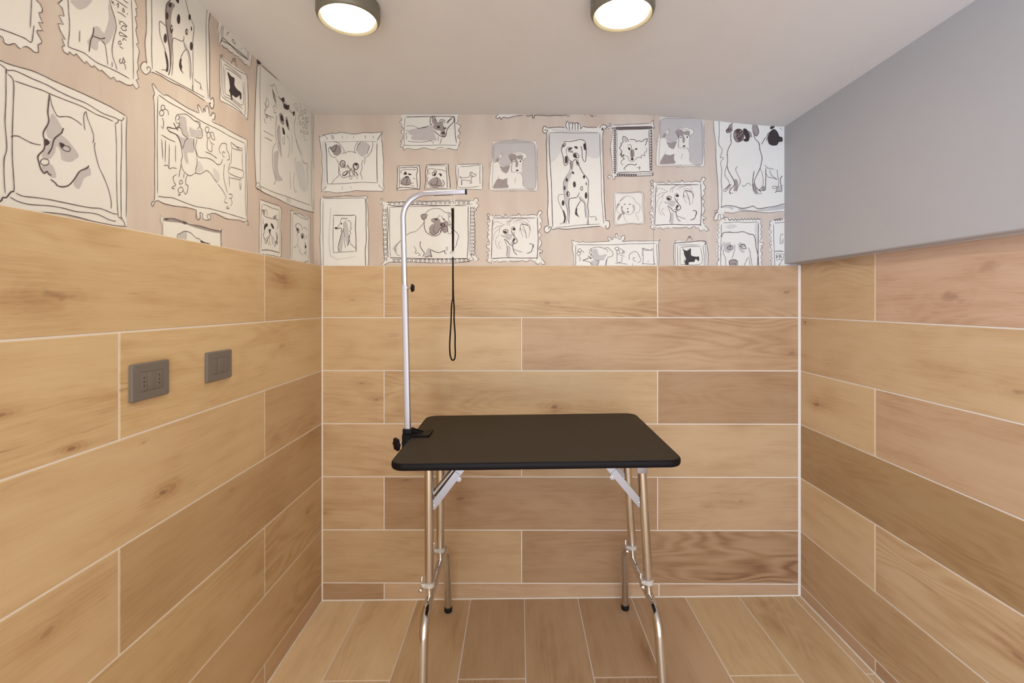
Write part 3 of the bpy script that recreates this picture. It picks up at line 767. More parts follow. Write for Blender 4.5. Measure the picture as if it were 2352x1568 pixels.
k3939,3182 3951,3152
k3960,3147 3953,3101 3926,3073 3885,3059
k3967,3090 3967,3059
k3988,3061 3995,3036
K4068,3024 4112,3055 4097,3067
k4112,3055 4105,3015
k3981,3047 4010,3025 4039,3021
k4068,3194 4090,3145
"""
ART_BACK = """
w-1760,4092 -1731,4095 -1639,4112 -1567,4117 -1455,4105 -1357,4114 -1285,4114 -1203,4124 -1203,4032 -1193,3869 -1190,3738 -1190,3621 -1193,3601 -1305,3604 -1429,3608 -1521,3591 -1619,3585 -1718,3595 -1737,3592 -1740,3804 -1744,4001
h-1731,4033 -1698,4033 -1695,3870 -1688,3667 -1731,3621 -1734,3870
k-1760,4092 -1750,4082 -1718,4095 -1639,4113 -1613,4108 -1567,4118 -1508,4111 -1442,4103 -1364,4116 -1292,4114 -1233,4118 -1203,4124 -1210,4065 -1200,4013 -1197,3934 -1188,3869 -1193,3804 -1188,3738 -1193,3679 -1182,3621
k-1760,4089 -1750,4027 -1740,3961 -1734,3922 -1739,3857 -1731,3804 -1734,3719 -1739,3660 -1736,3592
k-1718,3595 -1665,3595 -1619,3586 -1554,3588 -1495,3595 -1429,3606 -1370,3602 -1305,3602 -1259,3601 -1200,3600 -1193,3617 -1226,3643 -1231,3661
k-1724,4102 -1695,4076 -1686,4056
K-1203,4121 -1246,4046
k-1737,3592 -1693,3642
t-1698,4037 -1554,4036 -1390,4041 -1243,4036
K-1703,4030 -1693,3935 -1690,3804 -1685,3667
k-1685,3664 -1554,3667 -1390,3678 -1252,3674
K-1247,4023 -1249,3869 -1245,3670
g-1659,4092 -1639,4099 -1623,4066 -1645,4059
g-1560,4092 -1550,4092 -1554,4056
g-1459,4085 -1450,4085 -1455,4056
p-1356,4088 -1347,4088 -1351,4059
p-1284,4085 -1277,4085 -1280,4062
g-1514,4089 -1508,4089 -1511,4059
g-1560,3641 -1550,3641 -1554,3608
g-1482,3640 -1474,3640 -1478,3614
p-1668,3991 -1645,3994 -1619,4010 -1586,4000 -1564,3968 -1567,3935 -1600,3912 -1619,3922 -1645,3955
k-1632,4043 -1586,4023 -1560,3994 -1537,3961 -1547,3935 -1560,3930
K-1668,3987 -1626,3949 -1603,4007
k-1645,3974 -1626,4000 -1603,4010 -1580,4000 -1567,3971
k-1675,3991 -1672,3948 -1652,3909 -1606,3897
k-1659,3984 -1632,3935 -1616,3919
k-1413,4041 -1439,4000 -1446,3961 -1433,3935
k-1391,4039 -1416,4000 -1429,3954
g-1410,4026 -1364,4036 -1324,4020 -1315,3987 -1331,3941 -1364,3908 -1390,3909 -1419,3941 -1426,3981
k-1288,4036 -1285,4000 -1298,3954 -1324,3915 -1367,3889
k-1311,4006 -1324,3961 -1334,3928
k-1524,3930 -1531,3938 -1501,3949 -1462,3948 -1433,3935
k-1611,3883 -1586,3843 -1588,3765 -1586,3739 -1632,3693 -1649,3660
k-1580,3811 -1577,3758 -1560,3726 -1534,3719 -1501,3732 -1482,3735
k-1352,3889 -1354,3863 -1360,3838
k-1367,3873 -1383,3850 -1380,3810 -1390,3771 -1396,3752 -1387,3745 -1376,3702
K-1528,3840 -1530,3822 -1543,3812 -1558,3810 -1570,3821 -1574,3840 -1570,3858 -1557,3870 -1544,3869 -1531,3859 -1528,3840
k-1529,3842 -1533,3828 -1541,3819 -1553,3819 -1562,3828 -1567,3842 -1563,3857 -1553,3865 -1541,3866 -1533,3856 -1529,3842
K-1538,3838 -1539,3831 -1543,3827 -1548,3826 -1552,3831 -1554,3838 -1552,3845 -1548,3849 -1543,3849 -1540,3845 -1538,3838
K-1534,3811 -1521,3804
K-1410,3820 -1415,3802 -1426,3790 -1442,3791 -1455,3802 -1459,3820 -1455,3838 -1442,3847 -1427,3848 -1414,3838 -1410,3820
K-1455,3840 -1423,3843 -1410,3810 -1436,3791 -1455,3824 -1429,3830 -1423,3804
d-1446,3846 -1419,3846 -1423,3827 -1442,3830
K-1514,3811 -1505,3830 -1498,3811
K-1508,3804 -1491,3807 -1482,3784 -1469,3804
K-1501,3784 -1541,3765 -1550,3745 -1537,3735 -1508,3758 -1495,3781
K-1482,3791 -1491,3758 -1482,3732
K-1469,3791 -1462,3758 -1446,3745 -1455,3784
K-1455,3791 -1429,3758 -1416,3739 -1429,3765
K-1554,3752 -1547,3739 -1521,3752 -1508,3778
k-1482,3735 -1491,3726 -1482,3706 -1469,3716 -1475,3735
k-1469,3735 -1429,3735 -1413,3735
K-1426,3722 -1419,3712
w-1036,4287 -523,4286 -523,4263 -533,4208 -510,4169 -533,4129 -513,4100 -536,4077 -516,4051 -526,3973 -552,3963 -631,3979 -735,3966 -827,3980 -919,3967 -1004,3973 -1013,3960 -1017,3986 -1043,3993 -1027,4039 -1017,4065 -1036,4124 -1017,4156 -1049,4209 -1030,4228
g-971,4137 -879,4156 -801,4169 -742,4176 -749,4130 -722,4064 -735,4045 -827,4048 -932,4052 -945,4078 -932,4091 -964,4104
p-749,4176 -716,4208 -670,4205 -657,4156 -644,4110 -663,4084 -690,4104 -683,4130 -735,4143
p-762,4241 -742,4247 -722,4208 -742,4189 -758,4202
k-1033,4248 -1029,4225 -1049,4209 -1027,4189 -1030,4169 -1013,4150 -1036,4124 -1017,4098 -1018,4065 -1027,4045 -1040,4039 -1025,4019 -1040,4006 -1040,3990 -1017,3990 -1012,3960 -997,3970 -971,3977 -919,3967 -879,3970 -853,3980 -827,3983 -801,3976 -749,3965 -703,3983 -657,3983
k-631,3979 -578,3969 -546,3963 -529,3986 -523,4012 -516,4025 -520,4044
k-523,4267 -536,4241 -533,4214 -546,4198 -513,4182 -510,4162 -529,4139 -513,4116 -516,4100 -536,4080 -516,4058
k-1000,4251 -1007,4130 -1007,4013 -1004,4005 -866,4003 -703,4006 -543,4004
K-991,4254 -866,4257 -735,4260 -565,4258
K-562,4257 -558,4129 -546,4022
K-775,4254 -778,4202 -758,4182
K-762,4254 -742,4259 -719,4208
K-775,4247 -749,4253
K-696,4218 -683,4228 -644,4223
K-693,4208 -670,4211 -644,4205
K-632,4201 -605,4231 -569,4254 -572,4208 -605,4175 -631,4136 -637,4090 -660,4077 -696,4091 -735,4123 -745,4136
k-624,4195 -608,4221 -582,4234
d-719,4169 -699,4177 -691,4162 -706,4153
d-654,4159 -637,4161 -641,4146 -654,4149
d-680,4117 -657,4122 -647,4110 -663,4102
K-657,4169 -654,4123
K-670,4087 -650,4081 -644,4110
k-991,4175 -932,4176 -899,4163 -883,4151 -840,4163 -801,4172 -768,4189
k-883,4155 -847,4157 -814,4163 -807,4172
k-977,4042 -932,4035 -866,4032 -801,4038 -775,4045 -745,4021
k-706,4084 -708,4038
k-680,4068 -683,4038 -693,4015
k-991,4133 -974,4137
k-981,4117 -991,4098 -984,4078 -991,4055
w-1069,3820 -873,3829 -870,3620 -1072,3607
p-1030,3699 -1004,3725 -971,3728 -951,3699 -946,3666 -977,3650 -1017,3656 -1033,3673
K-1069,3820 -1066,3738 -1072,3607
k-1066,3822 -971,3824 -873,3829
K-873,3829 -866,3725 -871,3621 -899,3623 -997,3633 -1053,3630 -1072,3609
k-1053,3810 -1048,3738 -1051,3630
K-1048,3805 -899,3807 -898,3738 -889,3627
k-1059,3820 -1046,3803
k-896,3810 -876,3826
k-1072,3607 -964,3615 -879,3620
d-997,3731 -971,3731 -964,3715 -981,3722 -997,3715
K-981,3715 -984,3679 -991,3666
K-1027,3699 -1033,3673 -1010,3656 -977,3654 -971,3666
K-1004,3722 -1023,3702
k-971,3660 -932,3646 -915,3648
k-948,3666 -922,3673
d-1013,3748 -997,3774 -981,3751 -997,3745
d-971,3758 -941,3748 -951,3741 -968,3744
k-1043,3764 -1036,3781 -997,3790 -932,3790 -902,3787
k-1040,3712 -1043,3673 -1023,3656
k-932,3718 -909,3705
k-1043,3764 -1033,3761 -1027,3771
w-807,3833 -631,3839 -608,3613 -827,3617
p-784,3692 -749,3718 -703,3718 -677,3685 -670,3653 -722,3630 -775,3640 -793,3666
K-807,3833 -820,3770 -817,3705 -827,3617
K-807,3833 -631,3837
k-798,3823 -637,3824
k-798,3819 -807,3738 -811,3627
K-619,3841 -614,3770 -601,3672 -601,3626
K-637,3822 -631,3738 -626,3623
k-827,3617 -735,3620 -605,3617
k-807,3630 -631,3625
K-732,3715 -719,3721 -709,3711
K-713,3708 -713,3679 -726,3653
K-771,3669 -758,3653 -729,3653 -696,3646 -670,3640 -657,3653 -654,3672 -670,3702
K-727,3751 -730,3741 -738,3735 -748,3734 -757,3740 -759,3751 -756,3761 -748,3767 -738,3766 -730,3761 -727,3751
d-742,3757 -729,3754 -735,3734 -749,3738
d-696,3757 -677,3751 -677,3731 -690,3734
k-706,3747 -693,3757
K-749,3777 -722,3777 -726,3757
k-798,3744 -791,3790 -762,3797 -709,3790 -670,3787 -637,3769
k-794,3725 -801,3699 -794,3659
k-791,3748 -778,3770
w-552,3839 -314,3838 -314,3613 -539,3617
k-549,3832 -552,3770 -543,3672 -543,3617
k-543,3835 -317,3840
k-513,3817 -441,3819 -330,3832
k-529,3809 -529,3737 -523,3633 -343,3642
k-337,3829 -340,3737 -337,3659
k-317,3838 -314,3737 -317,3613
k-543,3615 -314,3614
k-516,3728 -487,3718 -448,3721 -428,3734 -425,3763 -409,3767 -399,3754 -376,3747 -376,3734 -392,3729 -409,3724 -418,3705 -412,3672 -425,3669 -425,3688 -461,3695 -493,3695 -497,3662 -503,3656 -503,3698 -500,3711 -516,3721 -516,3728
k-415,3763 -418,3731 -405,3737 -409,3718
w-1747,3537 -1334,3556 -1324,3308 -1324,2876 -1744,2876 -1750,3243
h-1665,3419 -1652,3413 -1652,3033 -1455,3027 -1462,3017 -1665,3024
g-1560,3236 -1541,3230 -1544,3177 -1560,3066 -1583,3073 -1580,3125
g-1534,3337 -1518,3334 -1501,3269 -1495,3177 -1508,3125 -1528,3177 -1537,3269
k-1740,3531 -1747,3524 -1750,3439 -1747,3308 -1752,3177 -1747,3046 -1739,2916
k-1724,3517 -1727,3308 -1724,3112 -1723,2916
k-1724,3550 -1718,3558 -1708,3547 -1619,3551 -1521,3560 -1429,3555 -1334,3556 -1341,3524 -1331,3471 -1324,3386 -1328,3308 -1318,3229 -1324,3112 -1321,3014 -1328,2915
k-1724,3536 -1586,3537 -1455,3540 -1357,3540
K-1351,3540 -1344,3439 -1345,3308 -1341,3177 -1351,3079 -1347,2915
K-1639,3388 -1554,3387 -1482,3386 -1442,3390
k-1632,3377 -1636,3243 -1634,3056
k-1634,3058 -1554,3063 -1446,3069
K-1434,3388 -1439,3275 -1433,3177 -1433,3063
d-1623,3279 -1603,3282 -1596,3270 -1613,3264
k-1603,3279 -1586,3295 -1570,3321 -1567,3347
K-1606,3266 -1567,3275 -1560,3249 -1564,3216
d-1556,3313 -1557,3309 -1560,3305 -1563,3306 -1566,3309 -1568,3313 -1566,3318 -1563,3320 -1560,3321 -1557,3318
k-1560,3249 -1541,3239 -1534,3216 -1537,3184
K-1564,3216 -1577,3164 -1590,3112 -1586,3073 -1580,3069
k-1541,3243 -1547,3269
k-1537,3184 -1534,3144 -1524,3099
k-1541,3328 -1541,3243
K-1508,3118 -1495,3158 -1495,3210
k-1495,3184 -1482,3138 -1455,3112 -1434,3095
K-1567,3354 -1547,3364
K-1547,3354 -1528,3364
K-1528,3352 -1508,3364
k-1508,3334 -1491,3341 -1475,3308 -1485,3282 -1472,3275 -1488,3249 -1478,3229 -1490,3216 -1488,3190
w-1213,3537 -1167,3504 -997,3520 -801,3517 -605,3520 -409,3523 -363,3539 -350,3477 -376,3444 -382,3307 -382,3111 -369,3026 -350,3013 -363,2990 -441,2990 -605,2968 -866,2968 -1141,2974 -1193,2948 -1213,2951 -1180,2987 -1187,3177 -1200,3321 -1193,3465 -1213,3478
p-850,3392 -817,3402 -798,3386 -811,3373 -830,3347 -853,3366
g-624,3405 -605,3409 -601,3386 -618,3366
p-768,3353 -735,3363 -696,3353 -677,3320 -644,3340 -618,3327 -614,3294 -628,3281 -624,3248 -644,3229 -670,3242 -690,3268 -709,3229 -749,3219 -781,3242 -788,3275 -762,3307 -742,3314 -768,3334
g-1036,3170 -1089,3125 -1108,3092 -1069,3059 -1076,3112
g-801,3092 -775,3092 -768,3026 -827,3020 -820,3046
g-637,3111 -621,3105 -624,3079 -637,3072
k-1193,3461 -1200,3321 -1190,3229 -1193,3177 -1187,3066 -1180,2991
k-1213,2948 -1180,2984
k-1187,2945 -1141,2971 -1063,2974 -932,2974 -801,2969 -670,2968 -572,2966 -474,2974 -422,2987 -389,2997
k-1164,3452 -1169,3427 -1183,3420 -1188,3430 -1184,3440 -1170,3433 -1165,3409 -1170,3384 -1183,3377 -1190,3387 -1182,3397 -1170,3390 -1161,3366 -1169,3342 -1181,3334 -1189,3344 -1183,3355 -1170,3348 -1163,3323 -1168,3299 -1182,3292 -1187,3302 -1181,3312 -1168,3305 -1162,3281 -1169,3256 -1181,3249 -1189,3259 -1181,3269 -1169,3262 -1160,3238 -1167,3213 -1180,3206 -1186,3216 -1181,3226 -1167,3219 -1162,3195 -1167,3171 -1180,3163 -1186,3173 -1179,3183 -1166,3176 -1159,3152 -1167,3128 -1179,3120 -1187,3130 -1180,3141 -1167,3134 -1159,3109 -1165,3085 -1178,3078 -1184,3088 -1179,3098 -1165,3091 -1160,3067 -1165,3042 -1179,3035 -1185,3045 -1177,3055 -1165,3048 -1157,3024 -1164,2999 -1177,2992 -1184,3002 -1178,3012 -1165,3005 -1159,2981
k-1167,3501 -1063,3504 -932,3517 -801,3511 -605,3520 -399,3517
k-1154,3505 -1131,3500 -1124,3489 -1134,3484 -1143,3488 -1137,3500 -1114,3505 -1090,3500 -1083,3488 -1093,3483 -1103,3490 -1096,3500 -1073,3507 -1050,3500 -1043,3490 -1052,3483 -1062,3489 -1055,3500 -1032,3505 -1009,3501 -1002,3489 -1012,3485 -1021,3490 -1015,3501 -991,3507 -968,3500 -961,3490 -971,3483 -981,3490 -974,3500 -951,3508 -927,3502 -921,3491 -930,3485 -940,3490 -933,3501 -910,3506 -887,3502 -880,3490 -889,3485 -899,3491 -892,3502 -869,3508 -846,3502 -839,3491 -849,3484 -858,3491 -852,3501 -829,3508 -805,3503 -798,3491 -808,3487 -818,3491 -811,3503 -788,3507 -765,3502 -758,3491 -767,3485 -777,3492 -770,3503 -747,3510 -724,3503 -717,3493 -727,3486 -736,3491 -730,3503 -706,3508 -683,3504 -676,3492 -686,3488 -696,3492 -689,3504 -666,3509 -643,3503 -636,3493 -645,3486 -655,3493 -648,3503 -625,3510 -602,3504 -595,3493 -605,3488 -614,3492 -608,3504 -584,3508 -561,3504 -554,3493 -564,3488 -574,3494 -567,3505 -544,3511 -520,3504 -514,3494 -523,3487 -533,3493 -526,3504 -503,3510 -480,3506 -473,3494 -483,3490 -492,3494 -485,3506 -462,3510 -439,3505 -432,3494 -442,3488 -451,3495 -445,3505 -422,3512
K-1154,3465 -1148,3308 -1154,3177 -1149,3017
k-1135,3455 -1136,3308 -1135,3144 -1128,3020
K-1154,3481 -1063,3468 -932,3481 -735,3474 -605,3474
k-1135,3457 -1030,3463 -866,3466 -670,3471 -461,3471
k-559,3474 -402,3487
K-1128,3017 -1118,3013 -997,3010 -801,3004 -605,3003 -448,3007
K-441,3470 -444,3307 -441,3177 -451,3003
k-422,3470 -425,3242 -427,3046
k-386,3464 -394,3446 -411,3441 -418,3448 -412,3456 -394,3450 -388,3433 -395,3415 -413,3410 -421,3417 -411,3424 -395,3419 -384,3401 -395,3384 -411,3378 -421,3386 -412,3393 -395,3388 -388,3370 -394,3352 -412,3347 -418,3354 -411,3362 -393,3357 -386,3339 -395,3321 -412,3316 -422,3323 -411,3331 -395,3325 -384,3308 -394,3290 -410,3285 -419,3292 -412,3299 -394,3294 -388,3276 -394,3259 -412,3253 -419,3261 -410,3268 -394,3263 -384,3245 -395,3227 -410,3222 -421,3229 -411,3237 -395,3232 -386,3214 -393,3196 -411,3191 -418,3198 -411,3206 -393,3200 -387,3183 -395,3165 -412,3160 -420,3167 -410,3174 -394,3169 -383,3151 -394,3134 -410,3128 -420,3136 -412,3143 -394,3138 -387,3120 -393,3102 -411,3097 -417,3104 -410,3112 -393,3107 -385,3089 -395,3071 -411,3066 -421,3073 -410,3080 -395,3075 -384,3058 -393,3040 -410,3034 -418,3042 -411,3049 -393,3044 -387,3026
k-1115,3000 -1093,2995 -1087,2981 -1096,2976 -1105,2980 -1098,2995 -1076,2999 -1054,2994 -1048,2980 -1057,2974 -1066,2982 -1060,2994 -1038,3002 -1016,2994 -1009,2982 -1019,2974 -1028,2980 -1021,2994 -999,3000 -977,2995 -971,2981 -980,2976 -989,2982 -983,2995 -961,3001 -939,2994 -932,2981 -941,2974 -951,2982 -944,2994 -922,3002 -900,2995 -894,2982 -903,2976 -912,2981 -906,2995 -884,3000 -862,2995 -855,2981 -864,2976 -874,2983 -867,2995 -845,3003 -823,2995 -817,2983 -826,2974 -835,2982 -829,2994 -807,3002 -785,2996 -778,2982 -787,2977 -796,2982 -790,2996 -768,3001 -746,2995 -740,2982 -749,2975 -758,2983 -752,2995 -730,3004 -708,2996 -701,2983 -710,2976 -719,2982 -713,2995 -691,3001 -669,2996 -663,2982 -672,2978 -681,2983 -675,2997 -653,3003 -631,2995 -624,2983 -633,2975 -642,2983 -636,2995 -614,3004 -592,2997 -586,2984 -595,2977 -604,2982 -598,2996 -576,3001 -554,2996 -547,2982 -556,2977 -565,2984 -559,2997 -537,3004 -515,2996 -509,2984 -518,2975 -527,2983 -521,2996 -499,3003 -477,2997 -470,2984 -479,2979 -488,2983 -482,2997 -460,3002 -438,2996 -432,2983 -441,2976 -450,2984 -444,2997 -422,3005
k-1180,3504 -1207,3537 -1213,3527 -1200,3497 -1213,3481 -1193,3478 -1193,3461
k-399,3513 -382,3536 -360,3536 -353,3513 -369,3497 -346,3474 -363,3454 -376,3444 -369,3431 -389,3405 -382,3307 -379,3176 -382,3078 -369,3020 -350,3007 -360,2990
k-428,3033 -409,3052 -415,3023 -389,2997
k-814,3405 -788,3432 -735,3448 -683,3441 -650,3415 -624,3409 -601,3409 -595,3382 -618,3360 -601,3320 -592,3301
K-814,3399 -853,3392 -856,3370 -834,3347 -807,3373
K-830,3343 -830,3294 -820,3255 -801,3229 -762,3209 -735,3206 -703,3216 -683,3242 -677,3268
d-735,3354 -713,3353 -713,3343 -732,3345
k-749,3360 -709,3354
K-670,3360 -647,3347
k-677,3386 -670,3360
k-696,3389 -706,3367 -722,3365
d-663,3353 -647,3353 -650,3343 -660,3345
K-648,3304 -650,3296 -661,3290 -673,3290 -683,3296 -686,3304 -683,3312 -673,3318 -660,3317 -652,3312 -648,3304
d-683,3314 -670,3314 -673,3294 -680,3294
d-660,3311 -647,3307 -654,3294
K-788,3242 -749,3216 -709,3235 -690,3268 -650,3291 -624,3278 -624,3242 -614,3239
k-650,3291 -683,3255 -690,3235
k-735,3288 -749,3268 -742,3242 -729,3232
k-663,3268 -654,3255
k-592,3301 -611,3307 -588,3268 -592,3229 -624,3224
k-834,3321 -866,3281 -906,3245 -945,3236 -984,3213 -1036,3164
k-1036,3164 -1069,3125 -1089,3079 -1069,3040 -1043,3030
k-572,3262 -539,3229 -526,3203 -539,3164 -549,3118 -572,3092 -605,3046
k-922,3115 -902,3079 -912,3056 -879,3053 -866,3036 -886,3030
K-863,3157 -866,3118 -847,3079 -828,3053 -847,3020
K-827,3020 -801,3020 -784,3030 -762,3020 -775,3059 -771,3082 -735,3066 -696,3059 -650,3075 -650,3059 -634,3045
w-191,4293 39,4293 39,4270 -86,4246 -133,4252 -149,4231 -165,4252 -191,4241 -196,4257
K-175,4273 -193,4262 -196,4246 -180,4239 -162,4252 -152,4231 -133,4249 -86,4245 -34,4259 39,4268
K70,4268 86,4259 123,4268 125,4248 141,4243 146,4267 227,4266 264,4262 332,4267 384,4264 425,4271
k425,4271 431,4261 446,4258 454,4271
K629,4271 645,4258 658,4255 655,4268
k582,4272 592,4269
k676,4255 684,4268
w258,4152 332,4162 410,4157 420,4204 436,4214 457,4198 488,4203 514,4201 540,4198 566,4172 603,4161 697,4161 728,4182 775,4177 778,4156 754,4125 749,4010 754,3801 759,3540 770,3342 801,3331 806,3290 791,3264 728,3290 619,3279 488,3269 384,3264 300,3261 253,3231 230,3248 232,3279 269,3300 256,3410 261,3541 253,3802 248,4110 217,4120 217,4152 232,4171
h290,4146 410,4146 452,4130 332,4123
h279,4110 712,4109 723,3906 608,3906 598,4010 566,4052 399,4037 384,3958 285,3854
p431,3984 467,3989 431,3974 436,3948 472,3937 488,3937 472,3958 441,3953 425,3958
p452,3854 483,3851 483,3822 472,3781
g467,3775 467,3734 441,3671 436,3593 452,3540 446,3462 441,3384 433,3436 410,3540 399,3645 405,3692 436,3739
g538,3556 582,3519 603,3462 605,3368 592,3368 587,3457 577,3493 540,3530
K258,4154 232,4171 217,4152 217,4120 238,4110 258,4126 253,4136 227,4137
K264,4154 290,4157 347,4163 410,4157
K569,4171 608,4160 697,4159
K431,4141 418,4177 431,4213 446,4188 451,4130
K451,4188 462,4202 478,4193 473,4136
K473,4188 488,4201 499,4188 500,4133
K500,4190 514,4202 524,4188 526,4133
K526,4188 535,4196 551,4167 548,4146 569,4169
K715,4153 738,4180 772,4177 775,4156 754,4140
d731,4138 743,4161 749,4135
K754,4140 745,4088 746,3958 749,3801 754,3644 759,3488 770,3337
K770,3337 796,3336 806,3305 796,3274 783,3266 767,3287 775,3295
K248,4110 253,4073 245,4011 251,3906 253,3750 261,3593 261,3488 256,3410 269,3295
K269,3293 235,3285 230,3248 253,3231 279,3251 292,3279 274,3282 266,3264
K271,4112 274,3984 279,3854 290,3697 295,3541 300,3384 303,3282
k277,4114 384,4115 499,4110 619,4112 705,4114
k718,4112 720,3958 728,3801 731,3645 738,3488 749,3357 754,3313
k324,3279 436,3287 540,3300 718,3308
K292,3261 358,3269 410,3264 540,3274 645,3284 723,3290
K399,4034 452,4036 499,4042 540,4052 572,4047 592,4021 598,3942 592,3864 577,3864 564,3895 561,3958 551,3995
K402,4023 389,4000 381,3953 394,3906 405,3833 415,3825 436,3843 441,3895
K402,4023 415,4016 412,4000 399,3990 389,3984
K393,3990 397,4016
K399,3990 406,4013
k420,3969 425,3932 436,3890
d439,3958 446,3979 478,3982 462,3963 446,3956
d491,3989 509,3994 526,3981 514,3971 499,3979
d485,3927 499,3932 514,3916 514,3893 493,3895 483,3906
K483,3911 499,3935 522,3927 535,3906 525,3890 499,3893
K446,3877 467,3859 483,3861 496,3877 509,3874 532,3869
d412,3901 431,3906 433,3854 415,3843 410,3869
d574,4015 592,4015 595,3963 582,3963 574,3989
k449,3854 462,3822 472,3775
k459,3817 452,3775 431,3739 405,3697 397,3666 397,3629 405,3567 410,3514 431,3436 436,3384 425,3332 419,3305
K530,3854 540,3812 572,3754 603,3718 619,3681 613,3619 616,3540 611,3467 619,3410 613,3358 619,3305
K509,3869 517,3833 530,3830 525,3859
d509,3864 522,3861 525,3841 517,3838
d462,3749 478,3773 491,3762 488,3747 470,3757
d437,3697 435,3688 430,3681 423,3681 419,3687 416,3697 418,3707 423,3714 430,3713 435,3707
d589,3723 587,3715 582,3709 576,3709 571,3714 569,3723 571,3732 576,3738 582,3736 587,3731
d507,3658 505,3641 498,3632 490,3632 485,3642 482,3658 484,3675 490,3682 498,3684 504,3673
d603,3664 603,3655 600,3651 597,3650 595,3656 594,3665 595,3673 597,3678 600,3679 602,3673
K566,3623 565,3612 561,3605 556,3606 552,3613 550,3623 553,3633 556,3639 561,3639 565,3634 566,3623
d416,3627 414,3615 411,3607 406,3609 402,3615 400,3627 402,3638 406,3644 411,3646 415,3639
K450,3574 448,3561 442,3553 435,3553 429,3561 426,3574 429,3587 435,3595 442,3594 447,3587 450,3574
d431,3587 441,3595 436,3572 439,3553 430,3567
d608,3560 606,3542 600,3534 593,3531 587,3543 585,3560 587,3576 593,3587 600,3588 606,3577
d406,3494 404,3479 398,3472 390,3471 385,3480 382,3495 385,3509 391,3518 398,3517 404,3510
k402,3567 373,3570 355,3561 350,3525 368,3478 389,3431 410,3384
d392,3431 405,3420 420,3368 410,3321 397,3319 405,3358 399,3389
k365,3308 399,3321
K449,3313 444,3332 449,3384 449,3436 444,3504 457,3533 483,3538 519,3548 538,3586
k535,3540 551,3522 582,3493 587,3436 592,3368
K551,3519 525,3478 509,3446 504,3425
d509,3441 519,3446 517,3415 525,3389 538,3368 514,3384 499,3399
k624,3378 645,3371 676,3376 686,3352 694,3342
k679,3342 684,3357
k619,3305 603,3316 613,3337
w-225,4040 157,4040 167,3990 167,3606 -248,3609 -254,3724 -227,3933
g-212,4024 144,4024 154,3624 44,3640 39,3724 18,3765 39,3760 39,3870 76,3901 44,3938 -34,3938 -81,3917 -55,3854 -123,3818 -170,3855 -146,3907 -154,3928 -175,3902 -196,3865 -217,3855
p-199,3865 -180,3891 -165,3896 -175,3865 -186,3855
p-162,3823 -123,3813 -76,3828 -81,3797 -102,3758 -139,3771 -154,3797
p-81,3912 -60,3928 -34,3927 -13,3907 -13,3875 -3,3854 -5,3815 -24,3815 -24,3854 -39,3875 -55,3852 -71,3875
p-13,3907 13,3917 39,3912 36,3870 18,3880 -3,3880
p-180,3708 -139,3700 -99,3708 -99,3661 -86,3635 -112,3627 -217,3625 -222,3635 -196,3682
t-225,4040 -165,4040 -97,4041 -55,4048 -50,4055 -13,4055 -8,4040 70,4034 154,4040 157,3990 167,3959 164,3838
t164,3797 170,3697 164,3606 70,3603 -13,3604
t-76,3606 -248,3608 -254,3698 -246,3802
t-225,4039 -230,3907 -235,3852
t-214,4024 -86,4024 86,4026 141,4026
t-214,4017 -220,3881 -227,3750 -233,3625
t141,4024 149,3906 151,3750 154,3624
t-227,3619 -86,3617 70,3617 149,3619
t-235,3852 -254,3849 -256,3829 -238,3823 -254,3815 -256,3802 -243,3797
t162,3836 159,3818 175,3810 159,3802 167,3786
t-55,4053 -39,4032 -34,4050 -24,4035 -16,4050
t-78,3614 -73,3593 -60,3609 -55,3591 -39,3614 -29,3593 -13,3609
t-204,3847 -191,3886 -165,3907 -144,3935 -144,3907 -175,3865 -173,3852 -154,3841
t-173,3834 -139,3831 -120,3815 -97,3831 -81,3834 -65,3852
t-86,3912 -65,3928 -50,3933
t-47,3941 -44,3947 -40,3940
t-34,3937 18,3927 47,3939 78,3906 44,3867 36,3870 42,3917
k-86,3912 -71,3886 -55,3849 -60,3802 -55,3763
t42,3870 36,3823 36,3786 42,3765 13,3765 -3,3758 -24,3771 -50,3760
d24,3862 23,3857 20,3854 16,3854 13,3857 12,3862 13,3867 16,3870 20,3870 23,3867
d-33,3858 -35,3855 -37,3853 -40,3852 -42,3855 -43,3858 -42,3862 -40,3863 -37,3864 -35,3861
d1,3782 0,3778 -5,3775 -12,3775 -18,3778 -20,3782 -18,3787 -12,3789 -5,3789 0,3786
t18,3763 39,3718 42,3640
t-21,3719 -31,3687 -31,3666
t-175,3734 -180,3708 -206,3672 -225,3625
t-180,3711 -139,3700 -118,3706 -89,3716
t-97,3708 -99,3666 -81,3635
w1244,4251 1624,4250 1635,4201 1635,3817 1221,3821 1215,3935 1242,4144
g1257,4235 1611,4235 1622,3836 1512,3852 1507,3935 1486,3977 1507,3971 1507,4081 1544,4112 1512,4149 1434,4149 1387,4128 1413,4066 1346,4029 1299,4066 1322,4118 1314,4139 1294,4113 1273,4076 1252,4066
p1270,4076 1288,4102 1304,4107 1294,4076 1283,4066
p1307,4034 1346,4024 1393,4039 1387,4008 1367,3969 1330,3982 1314,4008
p1387,4123 1408,4139 1434,4139 1455,4118 1455,4086 1465,4065 1463,4026 1445,4026 1445,4065 1429,4086 1413,4063 1398,4086
p1455,4118 1481,4128 1507,4123 1505,4081 1486,4091 1465,4092
p1288,3920 1330,3912 1369,3920 1369,3873 1382,3846 1356,3839 1252,3836 1247,3847 1273,3894
t1244,4251 1304,4251 1372,4252 1413,4259 1419,4266 1455,4266 1460,4251 1538,4245 1622,4250 1624,4201 1635,4169 1632,4050
t1632,4008 1637,3909 1632,3817 1538,3815 1455,3815
t1393,3818 1221,3820 1215,3909 1223,4014
t1244,4249 1239,4118 1234,4063
t1255,4235 1382,4235 1554,4236 1609,4237
t1255,4227 1249,4092 1242,3961 1236,3836
t1609,4235 1616,4117 1619,3961 1622,3836
t1242,3831 1382,3828 1538,3828 1616,3831
